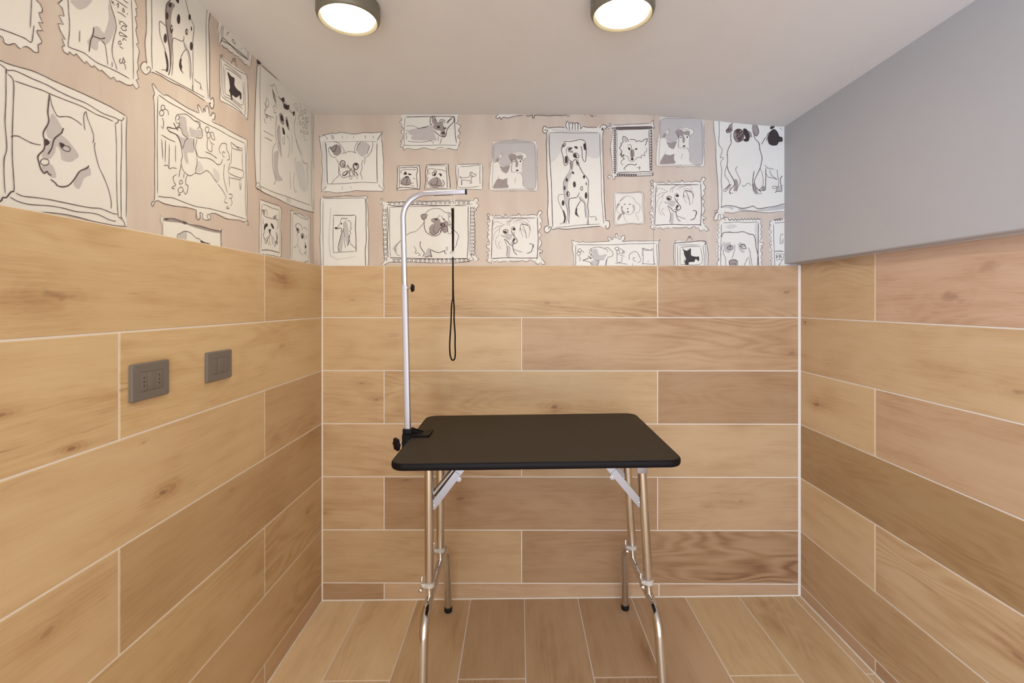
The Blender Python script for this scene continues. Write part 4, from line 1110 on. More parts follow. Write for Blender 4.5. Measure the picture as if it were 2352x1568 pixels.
t1234,4063 1215,4061 1213,4040 1231,4035 1215,4027 1213,4014 1226,4008
t1629,4047 1627,4029 1642,4021 1627,4013 1635,3997
t1413,4264 1429,4243 1434,4261 1445,4245 1452,4261
t1390,3826 1395,3805 1408,3820 1413,3802 1429,3826 1439,3805 1455,3820
t1265,4058 1278,4097 1304,4118 1325,4147 1325,4118 1294,4076 1296,4063 1314,4053
t1296,4045 1330,4042 1348,4027 1372,4042 1387,4045 1403,4063
t1382,4123 1403,4139 1419,4144
t1421,4152 1424,4158 1428,4151
t1434,4148 1486,4138 1515,4150 1546,4117 1512,4078 1505,4081 1510,4128
k1382,4123 1398,4097 1413,4060 1408,4013 1413,3974
t1510,4081 1505,4034 1505,3998 1510,3977 1481,3977 1465,3969 1445,3982 1419,3972
d1492,4073 1492,4068 1488,4066 1484,4065 1481,4069 1480,4073 1481,4078 1484,4081 1488,4081 1491,4078
d1435,4069 1434,4066 1432,4064 1429,4064 1426,4066 1425,4069 1426,4072 1429,4075 1432,4075 1434,4072
d1470,3993 1468,3989 1463,3987 1456,3986 1450,3989 1449,3993 1450,3998 1456,4001 1462,4000 1468,3998
t1486,3974 1507,3930 1510,3852
t1447,3930 1437,3899 1437,3878
t1294,3946 1288,3920 1262,3883 1244,3836
t1288,3922 1330,3912 1351,3917 1380,3927
t1372,3920 1369,3878 1387,3846
t1191,4278 1191,4219
t1190,3706 1191,3539 1190,3246 1192,2938
w800,4191 820,4179 971,4183 1167,4193 1182,4217 1199,4161 1187,4136 1177,3931 1179,3769 1189,3735 1020,3730 854,3726 844,3704 800,3711 786,3726 820,3740 820,3980 808,3980 825,4127 791,4161
p839,4161 1167,4166 1167,4144 864,4137 839,4142
p989,3960 1015,3965 1023,3931 1020,3902 1011,3892 991,3892 984,3931
g932,4068 952,4058 962,4034 937,4029
k832,4179 923,4181 971,4187 1069,4188 1162,4194
k822,4176 808,4196 800,4176 822,4171 788,4166 795,4152 827,4149 825,4078 810,3980 820,3907 825,3833 825,3740 800,3741 786,3721 800,3711 825,3731 832,3709 849,3704 854,3726
K844,3728 923,3731 1020,3730 1189,3735
K1177,3767 1182,3735 1189,3760
k1167,4193 1177,4217 1191,4215 1187,4190 1196,4171 1199,4161 1187,4141
k866,4137 869,4029 866,3882 869,3765
K1151,4141 1152,4029 1155,3882 1160,3779
K874,3760 947,3765 1045,3765 1099,3770 1174,3767
K874,4137 971,4142 1069,4144 1152,4149
K859,4161 868,4157 871,4147 868,4143 864,4146 866,4157 876,4161 885,4157 888,4147 884,4142 880,4148 883,4157 892,4163 902,4157 905,4148 901,4142 897,4147 900,4157 909,4162 919,4158 922,4148 918,4144 914,4148 916,4158 926,4163 935,4157 938,4148 935,4142 930,4148 933,4158 942,4164 952,4159 955,4149 951,4144 947,4148 950,4158 959,4162 969,4159 972,4148 968,4144 964,4149 966,4159 976,4165 986,4159 989,4150 985,4143 981,4149 983,4159 993,4164 1002,4160 1005,4150 1001,4146 997,4149 1000,4160 1009,4164 1019,4159 1022,4150 1018,4145 1014,4151 1017,4160 1026,4166 1036,4160 1039,4151 1035,4145 1031,4150 1033,4160 1043,4164 1052,4161 1055,4151 1052,4147 1048,4151 1050,4161 1060,4166 1069,4160 1072,4151 1068,4145 1064,4151 1067,4160 1076,4167 1086,4162 1089,4152 1085,4147 1081,4151 1084,4161 1093,4165 1103,4162 1106,4151 1102,4147 1098,4152 1100,4162 1110,4168 1119,4162 1122,4153 1118,4146 1114,4152 1117,4161 1126,4167 1136,4163 1139,4153 1135,4149 1131,4152 1134,4163 1143,4167 1153,4162 1156,4153 1152,4147 1148,4153 1150,4162 1160,4169 1169,4163 1172,4154 1169,4148 1165,4153 1167,4163 1177,4167
K857,4137 853,4126 844,4123 841,4127 844,4132 853,4129 856,4118 852,4107 844,4103 840,4108 845,4112 852,4109 858,4098 853,4087 845,4084 840,4089 844,4093 852,4090 856,4079 853,4068 844,4065 841,4069 844,4074 853,4071 857,4060 852,4049 844,4045 839,4050 845,4054 852,4051 858,4040 853,4029 845,4026 841,4031 844,4035 853,4032 856,4021 853,4010 844,4007 841,4011 845,4016 853,4013 858,4002 852,3991 845,3987 839,3992 844,3996 852,3993 857,3982 853,3971 845,3968 841,3973 844,3977 853,3974 856,3963 853,3952 844,3949 840,3953 845,3958 853,3955 858,3944 853,3933 845,3929 840,3934 844,3938 853,3935 856,3924 853,3913 844,3910 841,3915 845,3919 853,3916 857,3905 853,3894 845,3891 840,3895 845,3900 853,3897 858,3886 853,3875 845,3871 841,3876 844,3880 853,3877 856,3866 853,3855 844,3852 841,3857 845,3861 853,3858 858,3847 853,3836 845,3833 840,3837 845,3842 853,3839 857,3828 854,3817 845,3813 842,3818 845,3822 854,3819 857,3808 853,3797 845,3794 840,3799 845,3803 853,3800 858,3789 853,3778 846,3775 841,3779 845,3784 853,3781 857,3770 854,3759 845,3755 842,3760 845,3764 854,3761 858,3750
K1176,4141 1173,4127 1166,4123 1164,4129 1166,4135 1173,4131 1175,4117 1172,4103 1166,4099 1163,4105 1167,4110 1173,4106 1177,4092 1173,4078 1167,4074 1163,4080 1166,4086 1172,4082 1175,4068 1173,4054 1166,4050 1164,4056 1166,4061 1173,4057 1176,4043 1172,4029 1166,4025 1162,4031 1166,4037 1172,4033 1176,4019 1173,4005 1167,4001 1163,4007 1166,4012 1173,4008 1175,3994 1173,3981 1166,3976 1163,3982 1167,3988 1173,3984 1176,3970 1172,3956 1166,3952 1162,3958 1166,3964 1172,3959 1176,3946 1173,3932 1166,3928 1164,3933 1166,3939 1173,3935 1175,3921 1172,3907 1166,3903 1163,3909 1167,3915 1173,3911 1177,3897 1173,3883 1167,3879 1163,3884 1166,3890 1172,3886 1175,3872 1173,3858 1166,3854 1164,3860 1166,3866 1173,3862 1176,3848 1172,3834 1166,3830 1162,3835 1166,3841 1172,3837 1176,3823 1173,3809 1167,3805 1163,3811 1166,3817 1173,3813 1175,3799 1173,3785 1166,3781 1163,3787 1167,3792 1173,3788 1176,3774
K864,3751 875,3747 879,3739 874,3736 869,3739 873,3747 884,3750 896,3746 899,3738 894,3734 889,3739 893,3746 904,3751 916,3746 919,3739 914,3734 909,3738 913,3746 924,3749 936,3746 939,3738 934,3735 929,3738 933,3746 944,3750 956,3745 959,3737 954,3733 950,3738 953,3745 965,3750 976,3745 979,3738 974,3734 970,3737 973,3745 985,3748 996,3745 999,3737 994,3733 990,3738 993,3745 1005,3749 1016,3744 1019,3737 1015,3732 1010,3737 1013,3744 1025,3748 1036,3745 1039,3736 1035,3733 1030,3736 1033,3745 1045,3747
k1047,3753 1059,3743 1073,3755 1083,3745 1096,3754 1113,3746 1125,3756 1140,3747 1152,3756 1161,3746 1179,3758
K923,4024 923,4078 957,4063 971,4034
K979,4051 1001,4053 1030,4048 1040,4034 1064,4041 1086,4034 1113,4053 1138,4056 1128,4029 1118,3999
K923,4029 901,4014 910,4005 891,3980 898,3970 913,3941 905,3936 910,3917 893,3917
K910,3931 896,3917 913,3917 905,3897 932,3921 920,3892 937,3882
k935,3907 962,3904 971,3882 981,3860
k937,3882 913,3868 905,3848 923,3824
k1128,3980 1128,3946 1113,3941 1113,3906 1099,3916 1079,3907 1086,3889 1064,3897 1045,3892 1020,3867
d964,3983 981,3980 986,3963 976,3958
d1025,3965 1035,3975 1050,3973 1040,3961
k962,4002 981,4007 993,3997 996,3941
K1001,3951 1002,3892
d1015,3880 1013,3873 1007,3870 999,3870 993,3874 990,3880 993,3886 999,3890 1007,3890 1014,3886
k981,3863 1006,3860 1025,3867
K927,3789 942,3809 967,3831 1001,3833 1030,3828 1040,3843
K942,3782 940,3789
k1040,3809 1074,3799 1064,3816 1069,3779
w842,3587 1095,3584 1106,3314 848,3303
g893,3517 915,3539 949,3550 926,3528 898,3505
p870,3477 898,3489 876,3460 870,3432
p907,3466 921,3460 915,3432 938,3404 926,3387 909,3415
p887,3387 915,3399 898,3365 879,3342
g999,3477 1025,3466 1022,3432 999,3404 1013,3438
t842,3587 960,3584 1098,3584 1103,3466 1109,3314 983,3311 848,3302 842,3466 842,3587
t850,3576 983,3579 1086,3578 1089,3466 1098,3325 983,3317 859,3314 856,3466 850,3576
t909,3522 926,3545 960,3556 994,3550 1016,3533 1039,3497 1067,3477 1072,3449 1061,3415 1027,3401
t909,3522 887,3500 870,3472 865,3427 893,3399 926,3401
t1016,3483 1025,3443 1011,3410 971,3390 938,3410 909,3444 909,3466
d943,3483 942,3481 939,3479 934,3479 930,3481 929,3483 930,3485 934,3486 939,3487 942,3485
d990,3483 988,3481 985,3479 980,3479 976,3481 975,3483 977,3485 980,3487 985,3487 988,3485
d970,3442 969,3439 966,3438 961,3438 958,3439 957,3442 958,3445 961,3447 966,3447 969,3445
d972,3415 971,3411 967,3408 964,3408 961,3411 959,3415 960,3420 964,3423 968,3423 971,3420
t1033,3398 1050,3365 1056,3337
t926,3382 943,3342 957,3325
t887,3387 876,3359 875,3331
w471,3168 493,3154 645,3151 803,3157 786,3185 803,3196 825,3171 853,3207 870,3224 887,3190 898,3176 915,3204 940,3204 921,3157 1095,3159 1247,3173 1235,3128 1238,2903 493,2904 476,3101
g651,3084 690,3089 701,3061 718,3033 780,3044 758,3010 724,2988 668,3010 651,3050
g634,2977 713,2988 690,2915 662,2915
k499,3154 476,3168 471,3151 482,3126 474,3101 485,3044 493,2915
k507,3123 505,3044 507,2915
k507,3154 555,3148 566,3157 589,3148 673,3151 805,3157
k805,3158 786,3185 803,3196 820,3171 831,3174 839,3196 865,3185 853,3213 870,3223 881,3179 904,3176 909,3202 940,3204 932,3168 915,3162 926,3154 983,3159 1095,3159 1224,3162 1247,3173 1233,3128 1238,3044 1233,2915
k513,3129 645,3126 814,3126 983,3134 1213,3137
k1218,3137 1221,3044 1224,2915
k631,3084 668,3103 718,3106 758,3095 786,3103 808,3084 831,3061 831,3033 814,3022 780,3013
k631,3084 626,3056 645,3039 642,3050 656,3016 679,2994 713,2988
k631,3084 645,3078 640,3061
K611,3030 645,3002
k642,3039 634,3022
K569,2988 623,3011
k569,2988 617,2977 656,2949
k713,2988 701,2960 690,2926
k780,3010 763,2926
k758,3089 780,3084 789,3061
d576,2989 575,2986 572,2985 570,2985 567,2986 567,2989 567,2992 570,2993 572,2993 575,2992
d645,3009 643,3005 639,3003 634,3003 631,3006 628,3009 631,3014 634,3016 639,3016 643,3013
k789,3005 775,2971 777,2926
k741,2994 758,2999
k556,3075 553,3065 546,3060 537,3059 530,3065 527,3075 530,3085 537,3091 545,3090 553,3085 556,3075
k548,3050 546,3041 538,3036 528,3034 520,3040 517,3050 519,3059 528,3066 538,3064 545,3059 548,3050
k555,3075 572,3067 578,3056
k536,3030 544,3005 541,2982
k887,3092 884,3084 875,3079 865,3078 856,3084 851,3092 855,3100 865,3105 876,3105 885,3101 887,3092
k891,3061 889,3050 883,3043 875,3044 868,3050 866,3061 869,3071 875,3078 882,3079 888,3072 891,3061
k887,3089 915,3084 921,3055 898,3050
k936,3061 934,3054 931,3050 927,3050 924,3054 923,3061 924,3069 927,3073 931,3072 934,3068 936,3061
k870,3050 871,2977 909,2977 911,3022
k893,3036 935,3024
k853,2963 909,2963 960,2954
k1005,2963 1008,2937
k977,2993 977,3033 994,3055 1027,3067 1050,3055 1067,3022 1081,2988 1050,2965
k1039,2979 1016,2988 1011,3010 1030,3010
k1089,3095 1106,3095 1095,3083 1089,3095
k1103,3097 1157,3078 1188,3097
k1089,3078 1190,3078
k1095,3078 1089,3027
k1101,3067 1098,2971 1089,2954
k1190,3078 1196,2971 1207,2960
K1143,2985 1141,2977
k1089,2960 1207,2954
w1370,3151 1387,3162 1516,3151 1628,3162 1651,3151 1668,3044 1665,2903 1373,2903 1367,3072
K1370,3140 1432,3145 1516,3151 1600,3159 1651,3156
k1370,3140 1367,3044 1376,2915
k1381,3145 1381,3044 1384,2915
k1401,3123 1404,2915
k1407,3123 1589,3125
k1426,3103 1516,3111 1606,3111
k1423,3097 1423,2954
k1603,3100 1609,2959 1426,2954
k1623,3123 1634,3044 1634,2915
k1640,3151 1651,3044 1648,2914
k1651,3151 1670,3049 1665,2914
k1379,3145 1381,3162 1395,3162
k1477,3156 1508,3198 1536,3159
k1491,3190 1508,3201 1519,3190 1499,3184
K1628,3156 1651,3151 1645,3128
d1446,3097 1460,3080 1488,3075 1510,3092 1519,3089 1519,3061 1522,3033 1544,3024 1578,3021 1589,3024 1592,2993 1583,2982 1567,2999 1555,2993 1550,2976 1516,2974 1499,2968 1499,2951 1471,2951 1466,2982 1477,2999 1460,3038 1457,3066 1448,3083
k1468,3005 1457,2965
w-269,3398 -254,3383 -233,3383 170,3390 191,3427 211,3409 191,3382 211,3335 196,3309 206,3288 180,3241 204,3215 185,3184 204,3147 180,3093 214,3069 185,3053 201,3012 235,2959 206,2954 175,2957 149,2970 107,2993 70,2978 18,2986 -55,2983 -112,2980 -170,2973 -206,2980 -235,2967 -274,2986 -261,3033 -280,3059 -256,3090 -285,3111 -261,3148 -274,3189 -256,3216 -274,3242 -261,3294 -274,3320 -251,3346
g-97,3111 -71,3106 -76,3017 -102,3022
g-128,3226 -55,3215 -65,3174 -86,3179
k-254,3388 -255,3380 -261,3376 -269,3375 -274,3381 -276,3388 -275,3395 -268,3401 -262,3401 -256,3396 -254,3388
k-254,3372 -269,3362 -269,3349 -254,3357 -251,3331 -274,3320 -274,3310 -258,3294 -269,3278 -259,3257 -274,3236 -264,3216 -277,3200 -261,3169 -272,3148
k-261,3163 -254,3148 -261,3127 -282,3122 -282,3106 -264,3095 -254,3080 -256,3069 -280,3061 -261,3043 -269,3033 -261,3004
k-264,2999 -277,2996 -272,2980 -238,2965 -240,2988
k-235,3391 -212,3375 -199,3388 -191,3378 -165,3385 -149,3376 -123,3377 -115,3398 -97,3377 -55,3383 -44,3390 -29,3383 -8,3388 -3,3401 13,3396 21,3380 55,3390 86,3385 107,3393 149,3390 164,3385 177,3419 193,3428 209,3419 206,3403 188,3385 193,3372 211,3335 191,3309 206,3288 179,3241 204,3215 185,3184 204,3153 201,3121 179,3090 211,3074 211,3061 185,3059 198,3053 185,3038 201,3012
k198,3004 227,2980 238,2959 211,2954 198,2970 175,2954 154,2965 149,2980 128,2980 107,2996 70,2976 39,2988 -13,2980 -84,2986
k-105,2975 -123,2983 -170,2973 -186,2986 -209,2976 -235,2988
K-225,3362 -86,3363 18,3362 149,3363
K-225,3351 -230,3268 -233,3163 -238,3004
K167,3375 172,3268 175,3163 170,3059 162,2996
K-235,3004 -165,3009 -76,3013 18,3009 97,3009 175,3009
t-220,3297 -212,3325 -180,3330 -128,3302
t-209,3268 -180,3289 -139,3291
t-220,3163 -217,3205 -196,3247 -159,3273
t-175,3090 -199,3132 -196,3179 -170,3221
t-149,3090 -173,3121 -170,3148 -157,3155
t-222,3257 -191,3283 -159,3294
t-107,3325 -76,3341 -44,3359
t-99,3294 -97,3320 -71,3338
t-78,3291 -78,3320 -55,3346 -24,3359
t-44,3315 -24,3341 18,3349
t-18,3315 -8,3338 39,3346
t8,3320 50,3330 86,3299 102,3257
t18,3354 70,3354 97,3320
t107,3247 102,3294 70,3320
k36,3315 18,3294 13,3242
k36,3309 50,3278 65,3236 73,3181
t42,3307 81,3299 102,3268 91,3189
t13,3262 39,3260 70,3226
t18,3278 29,3226 44,3197
K26,3307 44,3309 91,3294
t-170,3231 -165,3268 -149,3289 -118,3307
d-102,3238 -105,3231 -113,3227 -123,3227 -131,3232 -133,3238 -131,3245 -123,3248 -113,3249 -105,3244
K-90,3244 -95,3234 -105,3229 -118,3229 -130,3235 -132,3244 -130,3254 -118,3260 -104,3260 -94,3254 -90,3244
d-24,3265 -26,3257 -34,3254 -42,3253 -50,3258 -52,3265 -50,3273 -42,3277 -33,3277 -26,3272
k-60,3247 -60,3273 -44,3286 -31,3281
K-60,3247 -50,3221 -29,3195 -11,3168 -11,3150 -34,3134
k-31,3242 -39,3221 -31,3197
d-26,3174 -28,3167 -33,3163 -40,3163 -45,3167 -47,3174 -46,3180 -40,3185 -34,3185 -29,3180
d-52,3168 -39,3163 -39,3148 -50,3150
K-65,3142 -34,3142 -44,3132
K-123,3179 -97,3158 -76,3132 -60,3122 -44,3132
k-146,3216 -146,3205 -112,3195 -81,3168
k-123,3174 -102,3121 -99,3069 -107,3030
K-50,3132 -47,3095 -34,3059 -11,3038
k-44,3090 -8,3074 36,3060
K97,3137 128,3129 133,3116 125,3095 112,3064 76,3051
K125,3121 130,3100 120,3098
w1169,3691 1185,3675 1206,3675 1607,3682 1628,3719 1648,3700 1628,3674 1648,3627 1633,3601 1643,3581 1617,3534 1641,3508 1622,3476 1641,3440 1617,3385 1651,3362 1622,3346 1638,3304 1672,3252 1643,3247 1612,3249 1586,3262 1544,3286 1508,3270 1456,3278 1383,3276 1326,3273 1268,3265 1232,3273 1203,3260 1164,3278 1177,3325 1159,3351 1182,3383 1154,3404 1177,3440 1164,3482 1182,3508 1164,3534 1177,3586 1164,3612 1187,3638
g1341,3403 1367,3398 1362,3310 1336,3315
g1310,3518 1383,3508 1372,3466 1352,3471
k1184,3680 1183,3672 1177,3667 1170,3667 1164,3673 1162,3680 1165,3688 1170,3693 1177,3693 1183,3688 1184,3680
k1185,3664 1169,3654 1169,3641 1185,3649 1187,3623 1164,3612 1164,3602 1181,3586 1169,3571 1180,3550 1164,3529 1174,3508 1161,3492 1177,3461 1167,3440
k1177,3456 1185,3440 1177,3419 1156,3414 1156,3398 1174,3388 1185,3372 1182,3362 1159,3354 1177,3336 1169,3325 1177,3297
k1174,3291 1161,3289 1167,3273 1200,3258 1198,3281
k1203,3683 1227,3667 1240,3680 1247,3670 1273,3677 1289,3669 1315,3670 1323,3690 1341,3670 1383,3675 1393,3683 1409,3675 1430,3680 1435,3693 1450,3688 1458,3672 1492,3682 1523,3677 1544,3685 1586,3682 1601,3677 1614,3711 1630,3720 1646,3711 1643,3695 1625,3677 1630,3664 1648,3627 1628,3601 1643,3581 1616,3534 1641,3508 1622,3476 1641,3445 1638,3414 1616,3382 1648,3367 1648,3354 1622,3351 1635,3346 1622,3330 1638,3304
k1635,3296 1664,3273 1674,3252 1648,3247 1635,3262 1612,3247 1591,3257 1586,3273 1565,3273 1544,3289 1508,3269 1477,3281 1424,3273 1354,3278
k1333,3268 1315,3276 1268,3265 1253,3278 1229,3269 1203,3281
K1214,3654 1352,3655 1456,3654 1586,3655
K1214,3644 1208,3560 1206,3456 1200,3297
K1604,3667 1609,3560 1612,3455 1607,3351 1599,3289
K1203,3297 1273,3302 1362,3305 1456,3302 1534,3302 1612,3302
t1219,3589 1227,3617 1258,3623 1310,3594
t1229,3560 1258,3581 1299,3583
t1219,3456 1221,3498 1242,3539 1279,3565
t1263,3383 1240,3424 1242,3471 1268,3513
t1289,3383 1266,3414 1268,3440 1281,3448
t1216,3550 1247,3576 1279,3586
t1331,3617 1362,3633 1393,3651
t1339,3586 1341,3612 1367,3630
t1359,3583 1359,3612 1383,3638 1414,3651
t1393,3607 1414,3633 1456,3641
t1419,3607 1430,3630 1477,3638
t1445,3612 1487,3622 1523,3591 1539,3549
t1456,3646 1508,3646 1534,3612
t1544,3539 1539,3586 1508,3612
k1474,3607 1456,3586 1450,3534
k1474,3602 1487,3570 1503,3529 1510,3474
t1479,3599 1518,3591 1539,3560 1529,3482
t1450,3555 1477,3552 1508,3518
t1456,3570 1466,3518 1482,3489
K1464,3599 1482,3602 1529,3586
t1268,3524 1273,3560 1289,3581 1320,3599
d1337,3530 1333,3523 1325,3520 1316,3519 1307,3524 1305,3530 1308,3537 1315,3541 1325,3542 1333,3537
K1348,3537 1344,3526 1334,3521 1320,3520 1310,3526 1306,3537 1309,3546 1320,3552 1334,3553 1344,3546 1348,3537
d1413,3557 1411,3550 1404,3546 1396,3546 1388,3550 1385,3557 1388,3564 1396,3569 1404,3569 1412,3565
k1378,3539 1378,3565 1393,3578 1406,3573
K1378,3539 1388,3513 1409,3487 1427,3461 1427,3443 1404,3427
k1406,3534 1398,3513 1406,3489
d1411,3466 1410,3459 1404,3455 1398,3455 1393,3459 1391,3466 1393,3473 1398,3476 1404,3477 1410,3473
d1385,3461 1398,3456 1398,3440 1388,3443
K1372,3435 1404,3435 1393,3424
K1315,3471 1341,3450 1362,3424 1378,3415 1393,3424
k1292,3508 1292,3497 1326,3487 1357,3461
k1315,3466 1336,3414 1339,3362 1331,3323
K1388,3424 1391,3388 1404,3351 1427,3330
k1393,3383 1430,3367 1474,3352
K1534,3429 1565,3422 1570,3409 1562,3388 1549,3356 1513,3343
K1562,3414 1568,3393 1557,3390
w1715,4244 2414,4243 2414,3420 2209,3407 2005,3423 1902,3405 1810,3413 1800,3356 1723,3346 1743,3403 1761,3449 1756,3654 1738,3962 1718,4167
g1790,3454 1851,3464 1892,3454 1882,3433 1851,3449
g1933,3449 1979,3442 1994,3438 2107,3430 2327,3474 2327,3438 2107,3418 1953,3425
k1717,4224 1723,4116 1737,4034 1738,3885 1746,3782 1756,3654 1759,3521 1761,3449 1743,3403
k1765,4224 1769,4116 1763,4013 1795,3962 1777,3895 1800,3895 1805,3880 1790,3869 1780,3839 1790,3782 1784,3680 1792,3603 1787,3500 1783,3451
K1783,3451 1820,3469 1882,3467 1933,3454 1979,3446 2035,3456 2061,3466 2092,3448 2122,3441 2184,3453 2261,3464 2332,3484 2414,3499
k1810,3413 1882,3404 1953,3420 2056,3420 2133,3410 2209,3406 2261,3415 2330,3419 2414,3422
k1743,3403 1720,3367 1723,3341 1749,3343 1761,3387 1779,3392 1779,3361 1800,3356 1810,3372 1792,3400
k1720,3423 1756,3431
K1723,3400 1759,3413
p1861,4177 1884,4177 1882,4131 1866,4116 1836,4111 1831,4131
K1889,4194 1861,4177 1846,4147 1828,4131 1838,4111 1866,4118
K1836,4121 1848,4152 1851,4121 1866,4157 1866,4126 1884,4141
K1871,4126 1869,4064 1874,4018
K1874,4018 1851,3977 1838,3931 1841,3859 1836,3828 1848,3777 1877,3726 1900,3679 1897,3644 1866,3613 1856,3582
k1833,3818 1818,3772 1820,3731 1846,3695 1856,3659 1846,3638 1810,3613 1805,3597 1825,3595 1846,3618 1871,3628
k1871,3618 1859,3592 1866,3577
d1859,3582 1871,3585 1864,3569
k1877,3576 1892,3582
p1902,3700 1925,3695 1933,3659 1918,3602 1892,3602 1902,3638
k1927,3814 1912,3792 1918,3767 1938,3726 1953,3679 1933,3638 1918,3592
p1851,3654 1877,3651 1825,3608 1818,3608
p1897,4121 1938,4146 1979,4126 1984,4054 1938,4028 1902,4054
K1983,4087 1974,4054 1951,4034 1924,4030 1902,4054 1896,4087 1902,4120 1925,4141 1951,4140 1974,4121 1983,4087
K1902,4126 1933,4141 1912,4100 1953,4136 1918,4075 1974,4131 1923,4054 1979,4105 1933,4039 1974,4080 1943,4028
K1907,4116 1948,4141 1910,4064 1964,4126 1925,4049 1979,4090 1938,4033
d1979,4144 2005,4144 2025,4115 2035,4079 2025,4038 1994,4033 1979,4049 1999,4064 1984,4100
d1912,4136 1943,4146 1946,4126 1918,4116
p2015,4126 2046,4115 2056,4074 2035,4074
p2061,4182 2097,4182 2115,4120 2092,4079 2076,4090 2061,4115 2056,4156
K2097,4172 2115,4120 2092,4079 2066,4120
K2071,4095 2081,4059 2117,4018 2125,3961 2143,3895 2138,3848 2127,3802 2102,3746 2079,3695 2079,3659 2097,3623 2138,3587
k2127,3797 2145,3751 2153,3689 2148,3643 2117,3607
K2075,3774 2066,3725 2061,3654 2071,3592
p2063,3659 2081,3659 2097,3613 2107,3582 2081,3582 2069,3602
k2076,3582 2097,3571 2102,3582 2112,3573 2140,3577
k1966,3648 1989,3641 2023,3670 2046,3644
K2176,3802 2176,3730 2173,3607
p2138,3628 2163,3643 2174,3612 2143,3607
K2117,3607 2148,3602 2174,3605
K2138,4007 2153,4033 2176,4072
K2184,4038 2189,4089 2204,4110
d2194,4074 2209,4115 2248,4143 2281,4115 2296,4079 2322,4069 2322,4033 2291,4028 2276,4002 2235,3997 2204,4013 2194,4043
g2261,4074 2281,4084 2286,4053 2271,4053
d2214,4143 2220,4166 2255,4166 2240,4146
k2296,4156 2322,4135
k2168,3828 2189,3802 2248,3789
k2179,3751 2199,3720 2261,3710 2273,3697
k2209,3782 2225,3741 2271,3697
k2275,3787 2281,3725 2291,3679 2281,3633 2261,3597
K2255,3582 2281,3597 2317,3597 2309,3653 2304,3705 2322,3730
k2232,3628 2240,3618 2266,3625 2271,3638 2240,3638 2232,3628
g2281,3643 2312,3638 2312,3602 2271,3597
k2312,3643 2332,3648
w1815,3362 2138,3357 2138,3316 2143,3157 2153,3136 2138,3105 2145,2905 1749,2905 1743,3172 1759,3316
h1825,3285 1871,3306 1923,3295 1902,3275 1851,3265
h2081,3305 2107,3305 2104,3131 2087,3157
g1810,3131 1866,3146 1871,3080 1851,3054 1815,3070
g1933,3131 1964,3146 1974,3080 1994,3069 1974,3054 1943,3085
p1854,2977 1877,2995 1928,2987 1933,2967 1923,2926 1871,2926
k1823,3342 1810,3357 1825,3367 1846,3362 1851,3341
K1849,3354 1863,3338 1876,3354 1894,3340 1907,3356 1922,3340 1932,3353 1949,3342 1960,3356 1976,3342 1991,3357 2003,3342 2019,3357 2031,3344 2046,3357 2061,3345 2074,3357 2086,3346 2105,3356 2116,3346 2127,3357
k2135,3357 2133,3331 2135,3321 2125,3310 2143,3287 2130,3264 2140,3234 2130,3218 2143,3200 2122,3151 2150,3144 2150,3126 2133,3113 2148,3100 2130,3087 2133,3069 2148,3049 2133,3018 2145,2987 2135,2972 2145,2949 2138,2926
k1759,3316 1766,3306 1754,3295 1766,3275 1751,3254 1766,3234 1751,3208 1764,3188 1746,3172 1754,3157 1743,3147 1761,3139 1749,3121 1766,3111 1749,3095 1761,3080 1751,3054 1761,3039 1746,3023 1766,3008 1749,2993 1766,2993 1749,2969 1751,2931
k1800,3320 1861,3321 1923,3326 2005,3321 2107,3327
k1785,3306 1784,3208 1782,3080 1782,2916
K2112,3318 2110,3182 2107,3028 2102,2915
K1856,3244 1869,3234 1928,3234 1964,3240 1994,3236 2025,3221 2056,3216 2076,3203 2087,3151 2092,3095 2107,3039 2112,2977 2117,2915
K1869,3236 1805,3231 1787,3193
k1815,3153 1795,3121 1784,3080 1780,3028
k1807,3085 1802,3054 1823,3003 1823,2916
k1897,3128 1905,3100 1897,3059 1877,3003
K1833,3095 1856,3118 1882,3116 1887,3093 1871,3080 1851,3085 1833,3095
k1876,3101 1875,3094 1869,3089 1862,3090 1857,3094 1854,3101 1856,3109 1862,3113 1869,3113 1874,3109 1876,3101
d1870,3105 1869,3103 1867,3101 1864,3101 1862,3103 1861,3105 1862,3108 1864,3110 1867,3110 1869,3108
K1946,3111 1964,3128 1989,3128 2002,3093 1979,3093 1959,3103 1953,3116
k1991,3118 1989,3112 1985,3108 1979,3108 1974,3112 1972,3118 1974,3125 1979,3128 1984,3128 1989,3124 1991,3118
k2020,3098 2035,3075 2043,3018 2063,2915
k2028,3018 2005,2987 1982,2916
k2033,3003 2035,2915
K1851,2980 1877,2993 1912,2993 1925,2982
K1851,2977 1856,2962 1866,2926
K1877,2957 1887,2957
K1897,2954 1907,2959 1912,2951
w2214,3336 2388,3367 2388,2905 2225,2905 2204,3259
k2230,3328 2214,3336 2212,3305 2225,3300 2207,3295 2217,3280 2202,3264 2225,3239 2207,3210 2225,3185 2212,3167 2227,3157 2209,3141 2214,3126 2230,3126 2214,3110 2232,3074 2217,3059 2230,3039 2220,3023 2235,3003 2214,2987 2230,2977 2225,2956 2235,2931
K2243,3341 2255,3346 2261,3336 2271,3351 2281,3336 2294,3357 2301,3336 2312,3357 2327,3341
k2250,3318 2286,3318 2332,3323 2388,3326
k2244,3305 2245,3182 2250,3080 2255,2926
K2253,3067 2291,3070 2332,3065
k2261,3049 2332,3040
k2335,3049 2327,3003 2294,2949 2276,2926
k2263,2987 2291,2995 2322,2992
K2263,3031 2276,3028 2266,3005 2281,3028
K2289,3023 2301,3033 2294,3003
K2307,3031 2314,3008
k2332,3218 2309,3213 2301,3172 2304,3133 2332,3146
g2312,3151 2332,3182 2332,3146
"""
